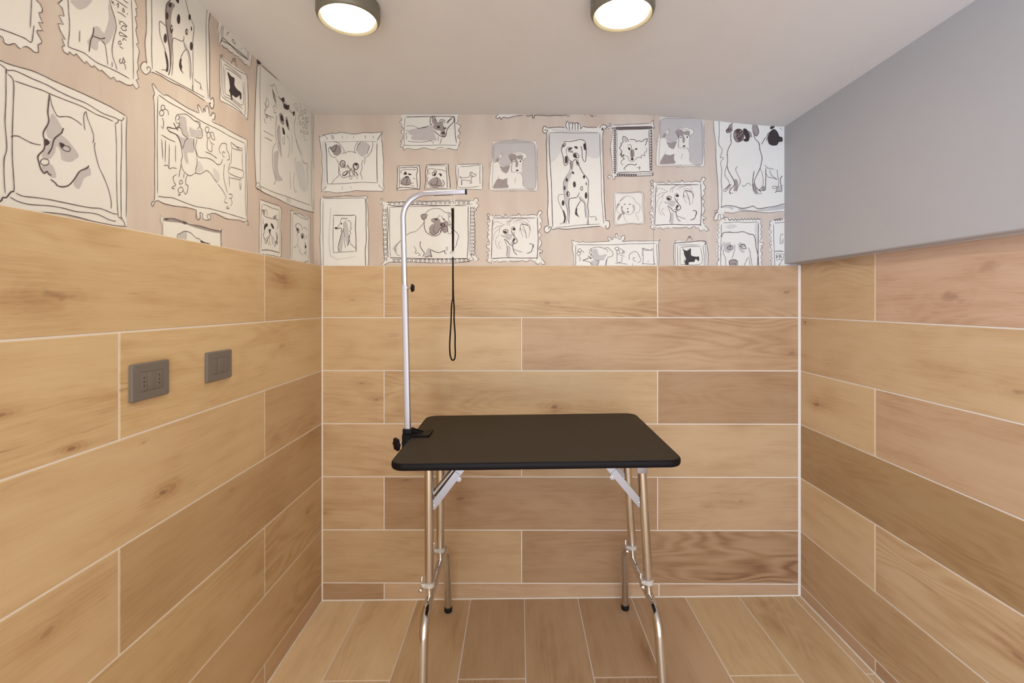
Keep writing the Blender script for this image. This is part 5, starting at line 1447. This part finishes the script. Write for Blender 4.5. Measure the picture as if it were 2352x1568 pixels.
# ------------------------------------------------------------ wallpaper (hand-drawn framed dog portraits)
KIND = {'w': 1, 'h': 2, 'g': 3, 'p': 4, 'd': 5, 'k': 6, 'K': 6, 'j': 6, 't': 7, 'o': 1}
LAY = {'w': .0003, 'h': .0005, 'g': .0006, 'p': .0007, 'd': .0009, 'o': .00105, 't': .00115, 'k': .0013, 'K': .0013, 'j': .0013}
def catmull(P, closed, n):
    m = len(P); out = []
    rng = range(m) if closed else range(m - 1)
    for i in rng:
        p1, p2 = P[i], P[(i + 1) % m]
        p0 = P[i - 1] if (closed or i > 0) else p1; p3 = P[(i + 2) % m] if (closed or i + 2 < m) else p2
        for k in range(n):
            t = k / n; t2, t3 = t * t, t * t * t
            out.append(tuple(.5 * (2*b + (c - a) * t + (2*a - 5*b + 4*c - d) * t2 + (3*b - a - 3*c + d) * t3) for a, b, c, d in zip(p0, p1, p2, p3)))
    if not closed: out.append(P[-1])
    return out
def ribbon(P, w, r):
    L = []; n = len(P)
    for i in range(n):
        a = P[max(0, i-1)]; b = P[min(n-1, i+1)]; dx, dy = b[0]-a[0], b[1]-a[1]; l = math.hypot(dx, dy) or 1e-9
        ww = w * (.85 + .3 * r.random()) * .5
        if i in (0, n - 1): ww *= .6
        L.append(((P[i][0] - dy/l*ww, P[i][1] + dx/l*ww), (P[i][0] + dy/l*ww, P[i][1] - dx/l*ww)))
    return L
def wallpaper(name, art, place, ground, wk, wK, wt, parent):
    bm = bmesh.new(); r = random.Random(3)
    quad(bm, [place(a, b, .0001) for a, b in ground], 0)
    for i, ln in enumerate(art.strip().splitlines()):
        k = ln[0]; P = [tuple(int(v) / 2000 for v in q.split(',')) for q in ln[1:].split()]
        lay = LAY[k] + (i % 50) * 1.6e-6
        if k in 'whgpdo':
            if k != 'w': P = catmull(P, True, 3)
            if len(P) < 3: continue
            vs, _, fs, *_r = delaunay_2d_cdt([Vector(p) for p in P], [], [list(range(len(P)))], 1, 1e-6)
            V = [bm.verts.new(place(v.x, v.y, lay)) for v in vs]
            for f in fs: bm.faces.new([V[q] for q in f]).material_index = KIND[k]
        else:
            if k != 'j': P = catmull(P, False, 4)
            w = {'k': wk, 'j': wk, 'K': wK, 't': wt}[k]
            R = ribbon(P, w, r); V = [(bm.verts.new(place(*a, lay)), bm.verts.new(place(*b, lay))) for a, b in R]
            for (a, b), (c, d) in zip(V, V[1:]):
                bm.faces.new((a, b, d, c)).material_index = KIND[k]
    N = Vector(place(0, 1, 1)) - Vector(place(0, 1, 0))
    bm.normal_update()
    for f in bm.faces:
        if f.normal.dot(N) < 0: f.normal_flip()
    return obj(name, bm, [M['paper'], M['white'], M['wash_h'], M['wash_g'], M['wash_p'], M['ink_d'], M['ink'], M['ink_t']], parent)
wallpaper('wallpaper', ART_BACK, lambda u, v, d: (u, ypb(u) - d, v), [(XWL, TOP - .03), (XR + .02, TOP - .03), (XR + .02, 2.2), (XWL, 2.2)],
          .0018, .0028, .0017, wall_back)
wallpaper('wallpaper', ART_LEFT, lambda u, v, d: (XWL + d, u, v), [(YF, TOP - .03), (ypb(XWL), TOP - .03), (ypb(XWL), 2.26), (YF, 2.26)],
          .00145, .0023, .0013, wall_left)

# ------------------------------------------------------------ ceiling lights
def ceiling_light(x, y, label):
    top = zc(x, y); z = -.050
    t = empty('ceiling_light', (x, y, top), label, 'ceiling light', 'round ceiling lights')
    bm = bmesh.new(); R = .0865; r = .0690
    prof = [(0, .004), (R-.004, .004), (R-.004, -.004), (R, -.006), (R, z+.012), (R-.002, z+.006), (R-.0045, z+.0015), (R-.0075, z), (r+.0005, z+.0048), (r-.004, z+.008), (0, z+.008)]
    lathe(bm, prof, (0, 0, 0), (0, 0, 1), 72); bmesh.ops.recalc_face_normals(bm, faces=bm.faces)
    h = obj('housing', bm, M['lamp_black'], t, True)
    bm = bmesh.new(); lathe(bm, [(0, z+.0020), (r*.5, z+.0022), (r*.85, z+.0030), (r, z+.0045), (r, z+.0075), (0, z+.0075)], (0, 0, 0), (0, 0, 1), 72)
    bmesh.ops.recalc_face_normals(bm, faces=bm.faces)
    tag(obj('diffuser', bm, M['glow'], t, True), 'glowing white round diffuser')
    for a in (10, 190):
        bm = bmesh.new(); ca, sa = math.cos(math.radians(a)), math.sin(math.radians(a))
        lathe(bm, [(.0028, -.001), (.0028, .001), (.0015, .0018), (0, .0018)], (ca*R, sa*R, -.03), (ca, sa, 0), 12)
        obj('screw', bm, M['zinc'], t, True)
    return t
ceiling_light(-.479, 1.362, 'round dark-rimmed ceiling light, lit, nearer the left wall')
ceiling_light(.285, 1.322, 'round dark-rimmed ceiling light, lit, nearer the grey beam')

# ------------------------------------------------------------ socket and switch on the left wall
def plate(name, y0, y1, z0, z1, label, cat):
    yc, zc_ = (y0+y1)/2, (z0+z1)/2; w, h = y1-y0, z1-z0
    t = empty(name, (XL, yc, zc_), label, cat)
    bm = bmesh.new(); prof = rsq(w, h, .004, 4); inn = rsq(w-.005, h-.005, .003, 4)
    rings = [[(0, a, b) for a, b in prof], [(.0055, a, b) for a, b in prof], [(.0078, a, b) for a, b in inn]]
    # gentle convex face towards the opening
    ow, oh = .0715, .0445
    opn = [(.00785, a, b) for a, b in rsq(ow, oh, .0008, 4)]; rings.append(opn); rings.append([(.0050, a, b) for _, a, b in opn])
    V = [[bm.verts.new(p) for p in r] for r in rings]
    for a, b in zip(V, V[1:]):
        for i in range(len(a)): bm.faces.new((a[i], a[(i+1) % len(a)], b[(i+1) % len(b)], b[i]))
    bm.faces.new(V[-1]); bm.faces.new(V[0][::-1]); bmesh.ops.recalc_face_normals(bm, faces=bm.faces)
    obj('cover_plate', bm, M['plate'], t, True)
    return t
def module(t, name, ya, yb_, x=.0078, tilt=0, holes=0, h=.0435):
    bm = bmesh.new(); vs = box(bm, .0045, x, ya+.0004, yb_-.0004, -h/2, h/2, bev=.0005)
    if tilt:
        for v in bm.verts:
            if v.co.x > .006: v.co.x += tilt * v.co.z
    m = obj(name, bm, M['plate'], t, True)
    for k in range(holes):
        z = (k - (holes-1)/2) * -.0096; bm = bmesh.new(); c = (ya+yb_)/2
        lathe(bm, [(.0017, 0), (.0017, .0004), (0, .0004)], (x, c, z), (1, 0, 0), 14)
        obj('pin_hole', bm, M['hole'], m)
    return m
t = plate('wall_socket', 1.0690, 1.1853, 1.0845, 1.1685, 'dark taupe wall socket plate with two rows of pin holes, nearer the camera', 'socket')
module(t, 'socket_module', -.0352, -.0117, holes=3); module(t, 'blank_module', -.0117, .0117, x=.0081); module(t, 'socket_module', .0117, .0352, holes=3)
t = plate('light_switch', 1.3283, 1.4441, 1.0860, 1.1690, 'dark taupe light switch plate with one raised rocker, nearer the corner', 'switch')
module(t, 'blank_module', -.0352, -.0117); module(t, 'rocker', -.0117, .0117, x=.0098, tilt=.07); module(t, 'blank_module', .0117, .0352)

# ------------------------------------------------------------ grooming table
X0 = .065; TH = .8235
TA = .0134
table = empty('grooming_table', (X0, 1.73, zf(X0)), 'folding dog grooming table with black ribbed top, chromed legs and clamped arm', 'table')
table.rotation_euler = (0, -TA, 0)
def T(x, y, h): return (x - X0, y - 1.73, h)
# outline of the top
tx0, tx1, ty0, ty1 = -.3745, .5035, 1.4250, 2.0430
def outline(off, r=.047, n=10):
    r = max(.004, r - off); out = []
    for cx, cy, t0 in ((tx1-off-r, ty1-off-r, 0), (tx0+off+r, ty1-off-r, 90), (tx0+off+r, ty0+off+r, 180), (tx1-off-r, ty0+off+r, 270)):
        for i in range(n + 1):
            a = math.radians(t0 + 90*i/n); out.append((cx + r*math.cos(a), cy + r*math.sin(a)))
    return out
def loft(rings, capa, capb, mi=0):
    bm = bmesh.new(); V = [[bm.verts.new(p) for p in r] for r in rings]
    for a, b in zip(V, V[1:]):
        for i in range(len(a)): bm.faces.new((a[i], a[(i+1) % len(a)], b[(i+1) % len(b)], b[i]))
    if capa: bm.faces.new(V[0])
    if capb: bm.faces.new(V[-1])
    bmesh.ops.recalc_face_normals(bm, faces=bm.faces); return bm
rg = lambda off, h: [T(x, y, h) for x, y in outline(off)]
bm = loft([rg(.012, TH-.018), rg(.006, TH-.018), rg(.006, TH), rg(.010, TH+.0002)], True, True)
obj('tabletop', bm, M['mat'], table)
prof = [(.0065, 0), (.0045, .0008)] + [(.0045 - .0045*math.sin(math.radians(a)) if a < 90 else .0045 - .0045*math.sin(math.radians(a)), -.0102 + .0108*math.cos(math.radians(a))) for a in range(10, 181, 17)] + [(.0065, -.0205)]
bm = loft([rg(o, TH + h) for o, h in prof] + [rg(.0065, TH)], False, False)
bmesh.ops.remove_doubles(bm, verts=bm.verts, dist=1e-6); bmesh.ops.recalc_face_normals(bm, faces=bm.faces)
obj('edge_trim', bm, M['black'], table, True)
UN = TH - .018                     # underside
# folding leg frames: (sign, x at top, x at collar height, x at foot)
RU, RLOW, RIN = .0152, .0148, .0118
def frame(s, xt, xc, xfoot):
    yf_, yr = 1.622, 1.851
    zs = zf(xc)
    xh = lambda h: xt + (xc - xt) * (UN - h) / (UN - .33) if h > .33 else xc + (xfoot - xc) * (.33 - h) / .33
    for y in (yf_, yr):
        b = .338 if y == yf_ else .338
        bm = bmesh.new(); tube(bm, [T(xh(UN-.006), y, UN-.006), T(xh(.358), y, .358)], RU, 28)
        leg = obj('leg', bm, M['chrome'], table, True)
        bm = bmesh.new(); tube(bm, [T(xh(.37), y, .37), T(xh(.300), y, .300)], RIN, 24); obj('inner_tube', bm, M['chrome'], leg, True)
        # collar with its clamp bolt
        bm = bmesh.new(); lathe(bm, [(RU-.001, -.008), (RU+.0022, -.0075), (RU+.0022, .0065), (RU-.001, .008)], T(xh(.357), y, .357), (0, 0, 1), 28)
        box(bm, *sorted((T(xh(.357)-.026, y, 0)[0], T(xh(.357)-.012, y, 0)[0])), T(0, y-.014, 0)[1], T(0, y+.001, 0)[1], .350, .364, bev=.002)
        col = obj('clamp_collar', bm, M['nylon'], table, True)
        bm = bmesh.new(); bx, by = T(xh(.357)-.022, y-.012, 0)[:2]
        tube(bm, [(bx, by+.018, .357), (bx-.003, by-.014, .352)], .0035, 12)
        lathe(bm, [(0, 0), (.0062, 0), (.0065, .004), (.0035, .006), (0, .006)], (bx-.003, by-.016, .352), (-.1, -1, -.1), 14)
        for q in (1, -1):
            tube(bm, [(bx-.001, by+.008, .357), (bx-.004, by+.010, .357+.012*q+.004), (bx-.002, by+.012, .357+.022*q+.004)], [.0035, .0045, .003], 10)
        obj('wing_bolt', bm, M['chrome'], col, True)
    # lower frame: an upside-down U that carries both feet
    path = fillet([T(xfoot, 1.478, .012), T(xc + (xfoot-xc)*.35, 1.528, .306), T(xc + (xfoot-xc)*.2, 2.006, .306), T(xfoot, 2.036, .012)], [.075, .075], 12)
    bm = bmesh.new(); tube(bm, dense(path, .03), RLOW, 28)
    low = obj('lower_leg_frame', bm, M['chrome'], table, True)
    for y in (1.478, 2.036):
        bm = bmesh.new(); lathe(bm, [(0, 0), (.0145, 0), (.0165, .003), (.0165, .021), (.0150, .023)], T(xfoot, y, 0), (0, 0, 1), 28)
        obj('rubber_foot', bm, M['black_matte'], low, True)
    # mounting rail and brackets
    bm = bmesh.new(); box(bm, T(xt-.016, 0, 0)[0], T(xt+.016, 0, 0)[0], T(0, yf_-.03, 0)[1], T(0, yr+.03, 0)[1], UN-.004, UN, bev=.001)
    obj('mounting_rail', bm, M['zinc'], table, True)
    for y in (yf_, yr):
        yo = y - RU - .003 if y == yf_ else y + RU + .003
        bm = bmesh.new(); box(bm, T(xt-.017, 0, 0)[0], T(xt+.017, 0, 0)[0], *sorted((T(0, yo, 0)[1], T(0, yo+(.0025 if y == yf_ else -.0025), 0)[1])), UN-(.062 if s > 0 else .082), UN-.003, bev=.0008)
        br = obj('hinge_bracket', bm, M['zinc'], table, True)
        bm = bmesh.new(); lathe(bm, [(0, -.003), (.003, -.002), (.0035, 0), (.0035, .002)], T(xt, yo, UN-.050), (0, 1, 0), 14); obj('rivet', bm, M['chrome'], br, True)
    # folding braces: two flat links with a knuckle
    for y in (yf_, yr):
        yy = y - .004
        p0 = Vector(T(xh(.625)+s*.0165, yy, .622)); p2 = Vector(T(xt + s*.155, yy, UN-.004)); p1 = p0.lerp(p2, .53)
        d = (p2 - p0).normalized(); n = Vector((0, 1, 0)).cross(d).normalized()
        if n.z > 0: n = -n
        bm = bmesh.new()
        for a, b, oy in ((p0 - d*.012, p1 + d*.012, 0), (p1 - d*.012, p2, .0024)):
            w = .0118
            lo = [bm.verts.new(q + Vector((0, oy, 0))) for q in (a + n*w, b + n*w, b - n*w, a - n*w)]
            hi = [bm.verts.new(v.co + Vector((0, .0022, 0))) for v in lo]
            bm.faces.new(lo); bm.faces.new(hi[::-1])
            for i in range(4): bm.faces.new((lo[i], hi[i], hi[(i+1) % 4], lo[(i+1) % 4]))
            # returned flange along the upper side
            fa = [bm.verts.new(q + Vector((0, oy + e, 0))) for e in (.0022, .016) for q in (a - n*w, b - n*w)]
            fb = [bm.verts.new(v.co + n*.002) for v in fa]
            for q in ((0, 1, 3, 2),): bm.faces.new([fa[i] for i in q]); bm.faces.new([fb[i] for i in q][::-1])
            for i, j in ((0, 1), (1, 3), (3, 2), (2, 0)): bm.faces.new((fa[i], fb[i], fb[j], fa[j]))
        lathe(bm, [(0, -.001), (.0095, -.001), (.0095, .0034), (0, .0034)], p1 + n*.0135, (0, 1, 0), 20)
        bmesh.ops.recalc_face_normals(bm, faces=bm.faces)
        fb_ = obj('folding_brace', bm, M['zinc'], table, True)
        for c_ in (p1 + n*.0135, p0):
            bm = bmesh.new(); lathe(bm, [(0, -.0026), (.0028, -.002), (.0034, 0), (.0034, .001)], c_, (0, 1, 0), 14)
            obj('rivet', bm, M['chrome'], fb_, True)
    # inner stay rod behind the front brace
    if s > 0:
        bm = bmesh.new(); a = Vector(T(xh(.66)+s*.013, yf_+.008, .654)); b = Vector(T(xt+s*.136, yf_+.014, UN-.004)); tube(bm, [a, b], .0092, 18)
        obj('stay_rod', bm, M['steel'], table, True)
frame(1, -.2900, -.2935, -.2950)
frame(-1, .4215, .4420, .4500)

# ------------------------------------------------------------ grooming arm clamped to the left edge of the table
AO = (-.3995, 1.750, .840)
def Aq(x, y, z): return (x + .3995, y - 1.750, z - .840)
pb = Vector(Aq(-.3990, 1.750, .800)); pm = Vector(Aq(-.4105, 1.748, 1.372)); pt = Vector(Aq(-.4185, 1.746, 1.6975))
bm = bmesh.new(); tube(bm, [pb, pm], .01, prof=rsq(.0200, .0200, .0022, 3)); arm = tag(obj('grooming_arm', bm, M['alu_matte'], None, True), 'square aluminium grooming arm')
arm.location = AO; arm.parent = table
arm.matrix_parent_inverse = (Matrix.Translation(table.location) @ Matrix.Rotation(-TA, 4, 'Y')).inverted()
path = fillet([pm - (pm-pb).normalized()*.05, pt, Aq(-.1875, 1.722, 1.7025)], [.085], 16)
bm = bmesh.new(); tube(bm, path, .01, prof=rsq(.0174, .0174, .0030, 4)); ua = obj('upper_arm', bm, M['alu'], arm, True)
e = Vector(path[-1]); d = (e - Vector(path[-2])).normalized()
bm = bmesh.new(); tube(bm, [e - d*.001, e + d*.003], .01, prof=rsq(.0184, .0184, .0030, 4)); obj('end_cap', bm, M['black'], arm, True)
bm = bmesh.new()
for f in (.30, .44, .60):
    c = Vector(path[-2]).lerp(e, f); tube(bm, [c - d*.013 + Vector((0, 0, -.0087)), c + d*.013 + Vector((0, 0, -.0087))], .0012, 8)
obj('slot', bm, M['hole'], arm)
def star_knob(bm, c, axis, R, th, lobes, mi=0):
    d = Vector(axis).normalized(); n, m = frame_at(d); c = Vector(c); seg = lobes*10; rings = []
    for sc, h in ((.0, 0), (.75, 0), (.95, .12), (1, .35), (1, .65), (.92, .88), (.6, 1), (0, 1)):
        rings.append([bm.verts.new(c + d*(th*h) + (n*math.cos(t) + m*math.sin(t)) * (R*sc*(1 + .13*math.cos(lobes*t)))) for t in [2*math.pi*k/seg for k in range(seg)]] if sc else [bm.verts.new(c + d*(th*h))])
    for a, b in zip(rings, rings[1:]):
        for j in range(seg):
            q = []
            for v in (a[j % len(a)], a[(j+1) % len(a)], b[(j+1) % len(b)], b[j % len(b)]):
                if v not in q: q.append(v)
            bm.faces.new(q).material_index = mi
    bmesh.ops.recalc_face_normals(bm, faces=bm.faces)
# height knob
kx = -.4105
bm = bmesh.new(); lathe(bm, [(0, 0), (.0055, 0), (.0055, .005), (.0022, .006), (.0022, .019), (0, .019)], Aq(kx+.0095, 1.744, 1.3605), (1, 0, 0), 16)
hk = obj('height_screw', bm, M['chrome'], arm, True)
bm = bmesh.new(); star_knob(bm, Aq(kx+.0250, 1.744, 1.3605), (1, -.15, 0), .0135, .0085, 5); obj('height_knob', bm, M['black'], arm, True)
# table clamp: socket block, upper jaw plate, back body, lower jaw and screw
bm = bmesh.new()
def abox(x0, x1, y0, y1, z0, z1, bev=.0012): box(bm, *[v for a, b in zip(Aq(x0, y0, z0), Aq(x1, y1, z1)) for v in (a, b)], bev=bev)
zt_ = TH + zf(-.36) + .0016
abox(-.4155, -.3825, 1.733, 1.767, .792, .853)
abox(-.4150, -.3760, 1.722, 1.772, .770, .836)
abox(-.4000, -.3250, 1.722, 1.772, .770, .778)
pl = [(-.4000, 1.712), (-.3190, 1.712), (-.3160, 1.716), (-.3160, 1.795), (-.3400, 1.795), (-.3460, 1.766), (-.3720, 1.768), (-.3780, 1.790), (-.4000, 1.790)]
lo = [bm.verts.new(Aq(x, y, zt_)) for x, y in pl]; hi = [bm.verts.new(Aq(x, y, zt_ + .0055)) for x, y in pl]
nf = [bm.faces.new(lo[::-1]), bm.faces.new(hi)] + [bm.faces.new((lo[i], lo[(i+1) % 9], hi[(i+1) % 9], hi[i])) for i in range(9)]
for yr_ in (1.741, 1.764):          # sloping ribs that stiffen the jaw
    rib = [(-.3830, .8505), (-.3440, zt_ + .0065), (-.3440, zt_ + .005), (-.3830, zt_ + .005)]
    a_ = [bm.verts.new(Aq(x, yr_, z)) for x, z in rib]; b_ = [bm.verts.new(Aq(x, yr_ + .005, z)) for x, z in rib]
    bm.faces.new(a_); bm.faces.new(b_[::-1])
    for i in range(4): bm.faces.new((a_[i], b_[i], b_[(i+1) % 4], a_[(i+1) % 4]))
bmesh.ops.recalc_face_normals(bm, faces=bm.faces)
cl = obj('table_clamp', bm, M['black'], arm, True)
bm = bmesh.new(); tube(bm, [Aq(-.412, 1.737, .806), Aq(-.432, 1.728, .802)], .0032, 12)
ck = obj('clamp_screw', bm, M['chrome'], arm, True)
bm = bmesh.new(); star_knob(bm, Aq(-.4290, 1.7300, .8025), (-.8, -.62, -.06), .0215, .015, 6); obj('clamp_knob', bm, M['black'], arm, True)

# ------------------------------------------------------------ grooming loop hanging from the arm
LX, LY = -.2345, 1.7265
loop = empty('grooming_loop', (LX, LY, 1.6915), 'black nylon grooming loop hanging from the arm by a clear clip', 'leash')
def Lq(px, py): # along the hanging plane, from the top of the clip
    return (px, 0, py)
def band(bm, pts, w, th=.0016):
    P = [Vector(p) for p in pts]
    tube(bm, P, 1, prof=[(a, b) for a, b in rsq(w, th, th*.45, 2)], cap=True)
bm = bmesh.new()
tube(bm, fillet([(-.0080, 0, -.004), (-.0040, 0, -.040), (.0045, .001, -.040), (.0085, 0, -.004)], [.004, .004], 5), .0016, 10)
tube(bm, fillet([(-.0045, -.004, .004), (-.002, -.004, -.022), (.003, -.004, -.022), (.0055, -.004, .004)], [.003, .003], 4), .0014, 10)
tube(bm, [(-.0055, 0, -.038), (-.0055, 0, -.054)], .0012, 8); tube(bm, [(.0055, 0, -.038), (.0055, 0, -.054)], .0012, 8)
tube(bm, [(-.0058, 0, -.046), (.0058, 0, -.046)], .0018, 8)
tag(obj('clear_clip', bm, M['clear'], loop, True), 'clear plastic hanging clip')
def flat(bm, pts, th=.0018):
    """pts: (x, z, width, y) ribbon seen from the front"""
    R = []
    for x, z, w, y in pts: R.append([bm.verts.new(p) for p in ((x-w/2, y-th/2, z), (x+w/2, y-th/2, z), (x+w/2, y+th/2, z), (x-w/2, y+th/2, z))])
    for a, b in zip(R, R[1:]):
        for i in range(4): bm.faces.new((a[i], a[(i+1) % 4], b[(i+1) % 4], b[i]))
    bm.faces.new(R[0]); bm.faces.new(R[-1][::-1]); bmesh.ops.recalc_face_normals(bm, faces=bm.faces)
bm = bmesh.new(); flat(bm, [(0, -.046, .0095, 0), (.0005, -.075, .0095, 0), (.0006, -.10, .0088, 0), (.001, -.15, .0080, 0), (.001, -.20, .0072, 0), (.001, -.225, .0052, 0), (.001, -.29, .0058, 0), (.0013, -.31, .0062, 0), (.0013, -.333, .0062, 0), (.0018, -.37, .0075, 0)])
obj('strap', bm, M['strap'], loop)
bm = bmesh.new(); box(bm, -.0024, .0044, -.0022, .0022, -.2215, -.1985, bev=.0008); obj('slider', bm, M['steel'], loop, True)
bm = bmesh.new(); R_, r_ = .0050, .0010
ring = [(.0030 + R_*math.cos(a), 0, -.3775 + R_*math.sin(a)) for a in [2*math.pi*k/24 for k in range(25)]]
tube(bm, ring, r_, 8); obj('ring', bm, M['chrome'], loop, True)
bm = bmesh.new()
lp = [(.0010, -.370), (-.0032, -.385), (-.0050, -.42), (-.0062, -.46), (-.0088, -.50), (-.0105, -.53), (-.0105, -.552), (-.0088, -.572), (-.0040, -.586), (.0010, -.5890), (.0060, -.586), (.0085, -.577), (.0092, -.56), (.0085, -.53), (.0088, -.50), (.0072, -.475), (.0048, -.44), (.0052, -.41), (.0042, -.385), (.0025, -.368)]
sm = catmull(lp, False, 4)
tube(bm, [(x, .001*math.sin(i*.3), z) for i, (x, z) in enumerate(sm)], 1, prof=rsq(.0052, .0034, .0012, 2))
obj('noose', bm, M['strap'], loop, True)
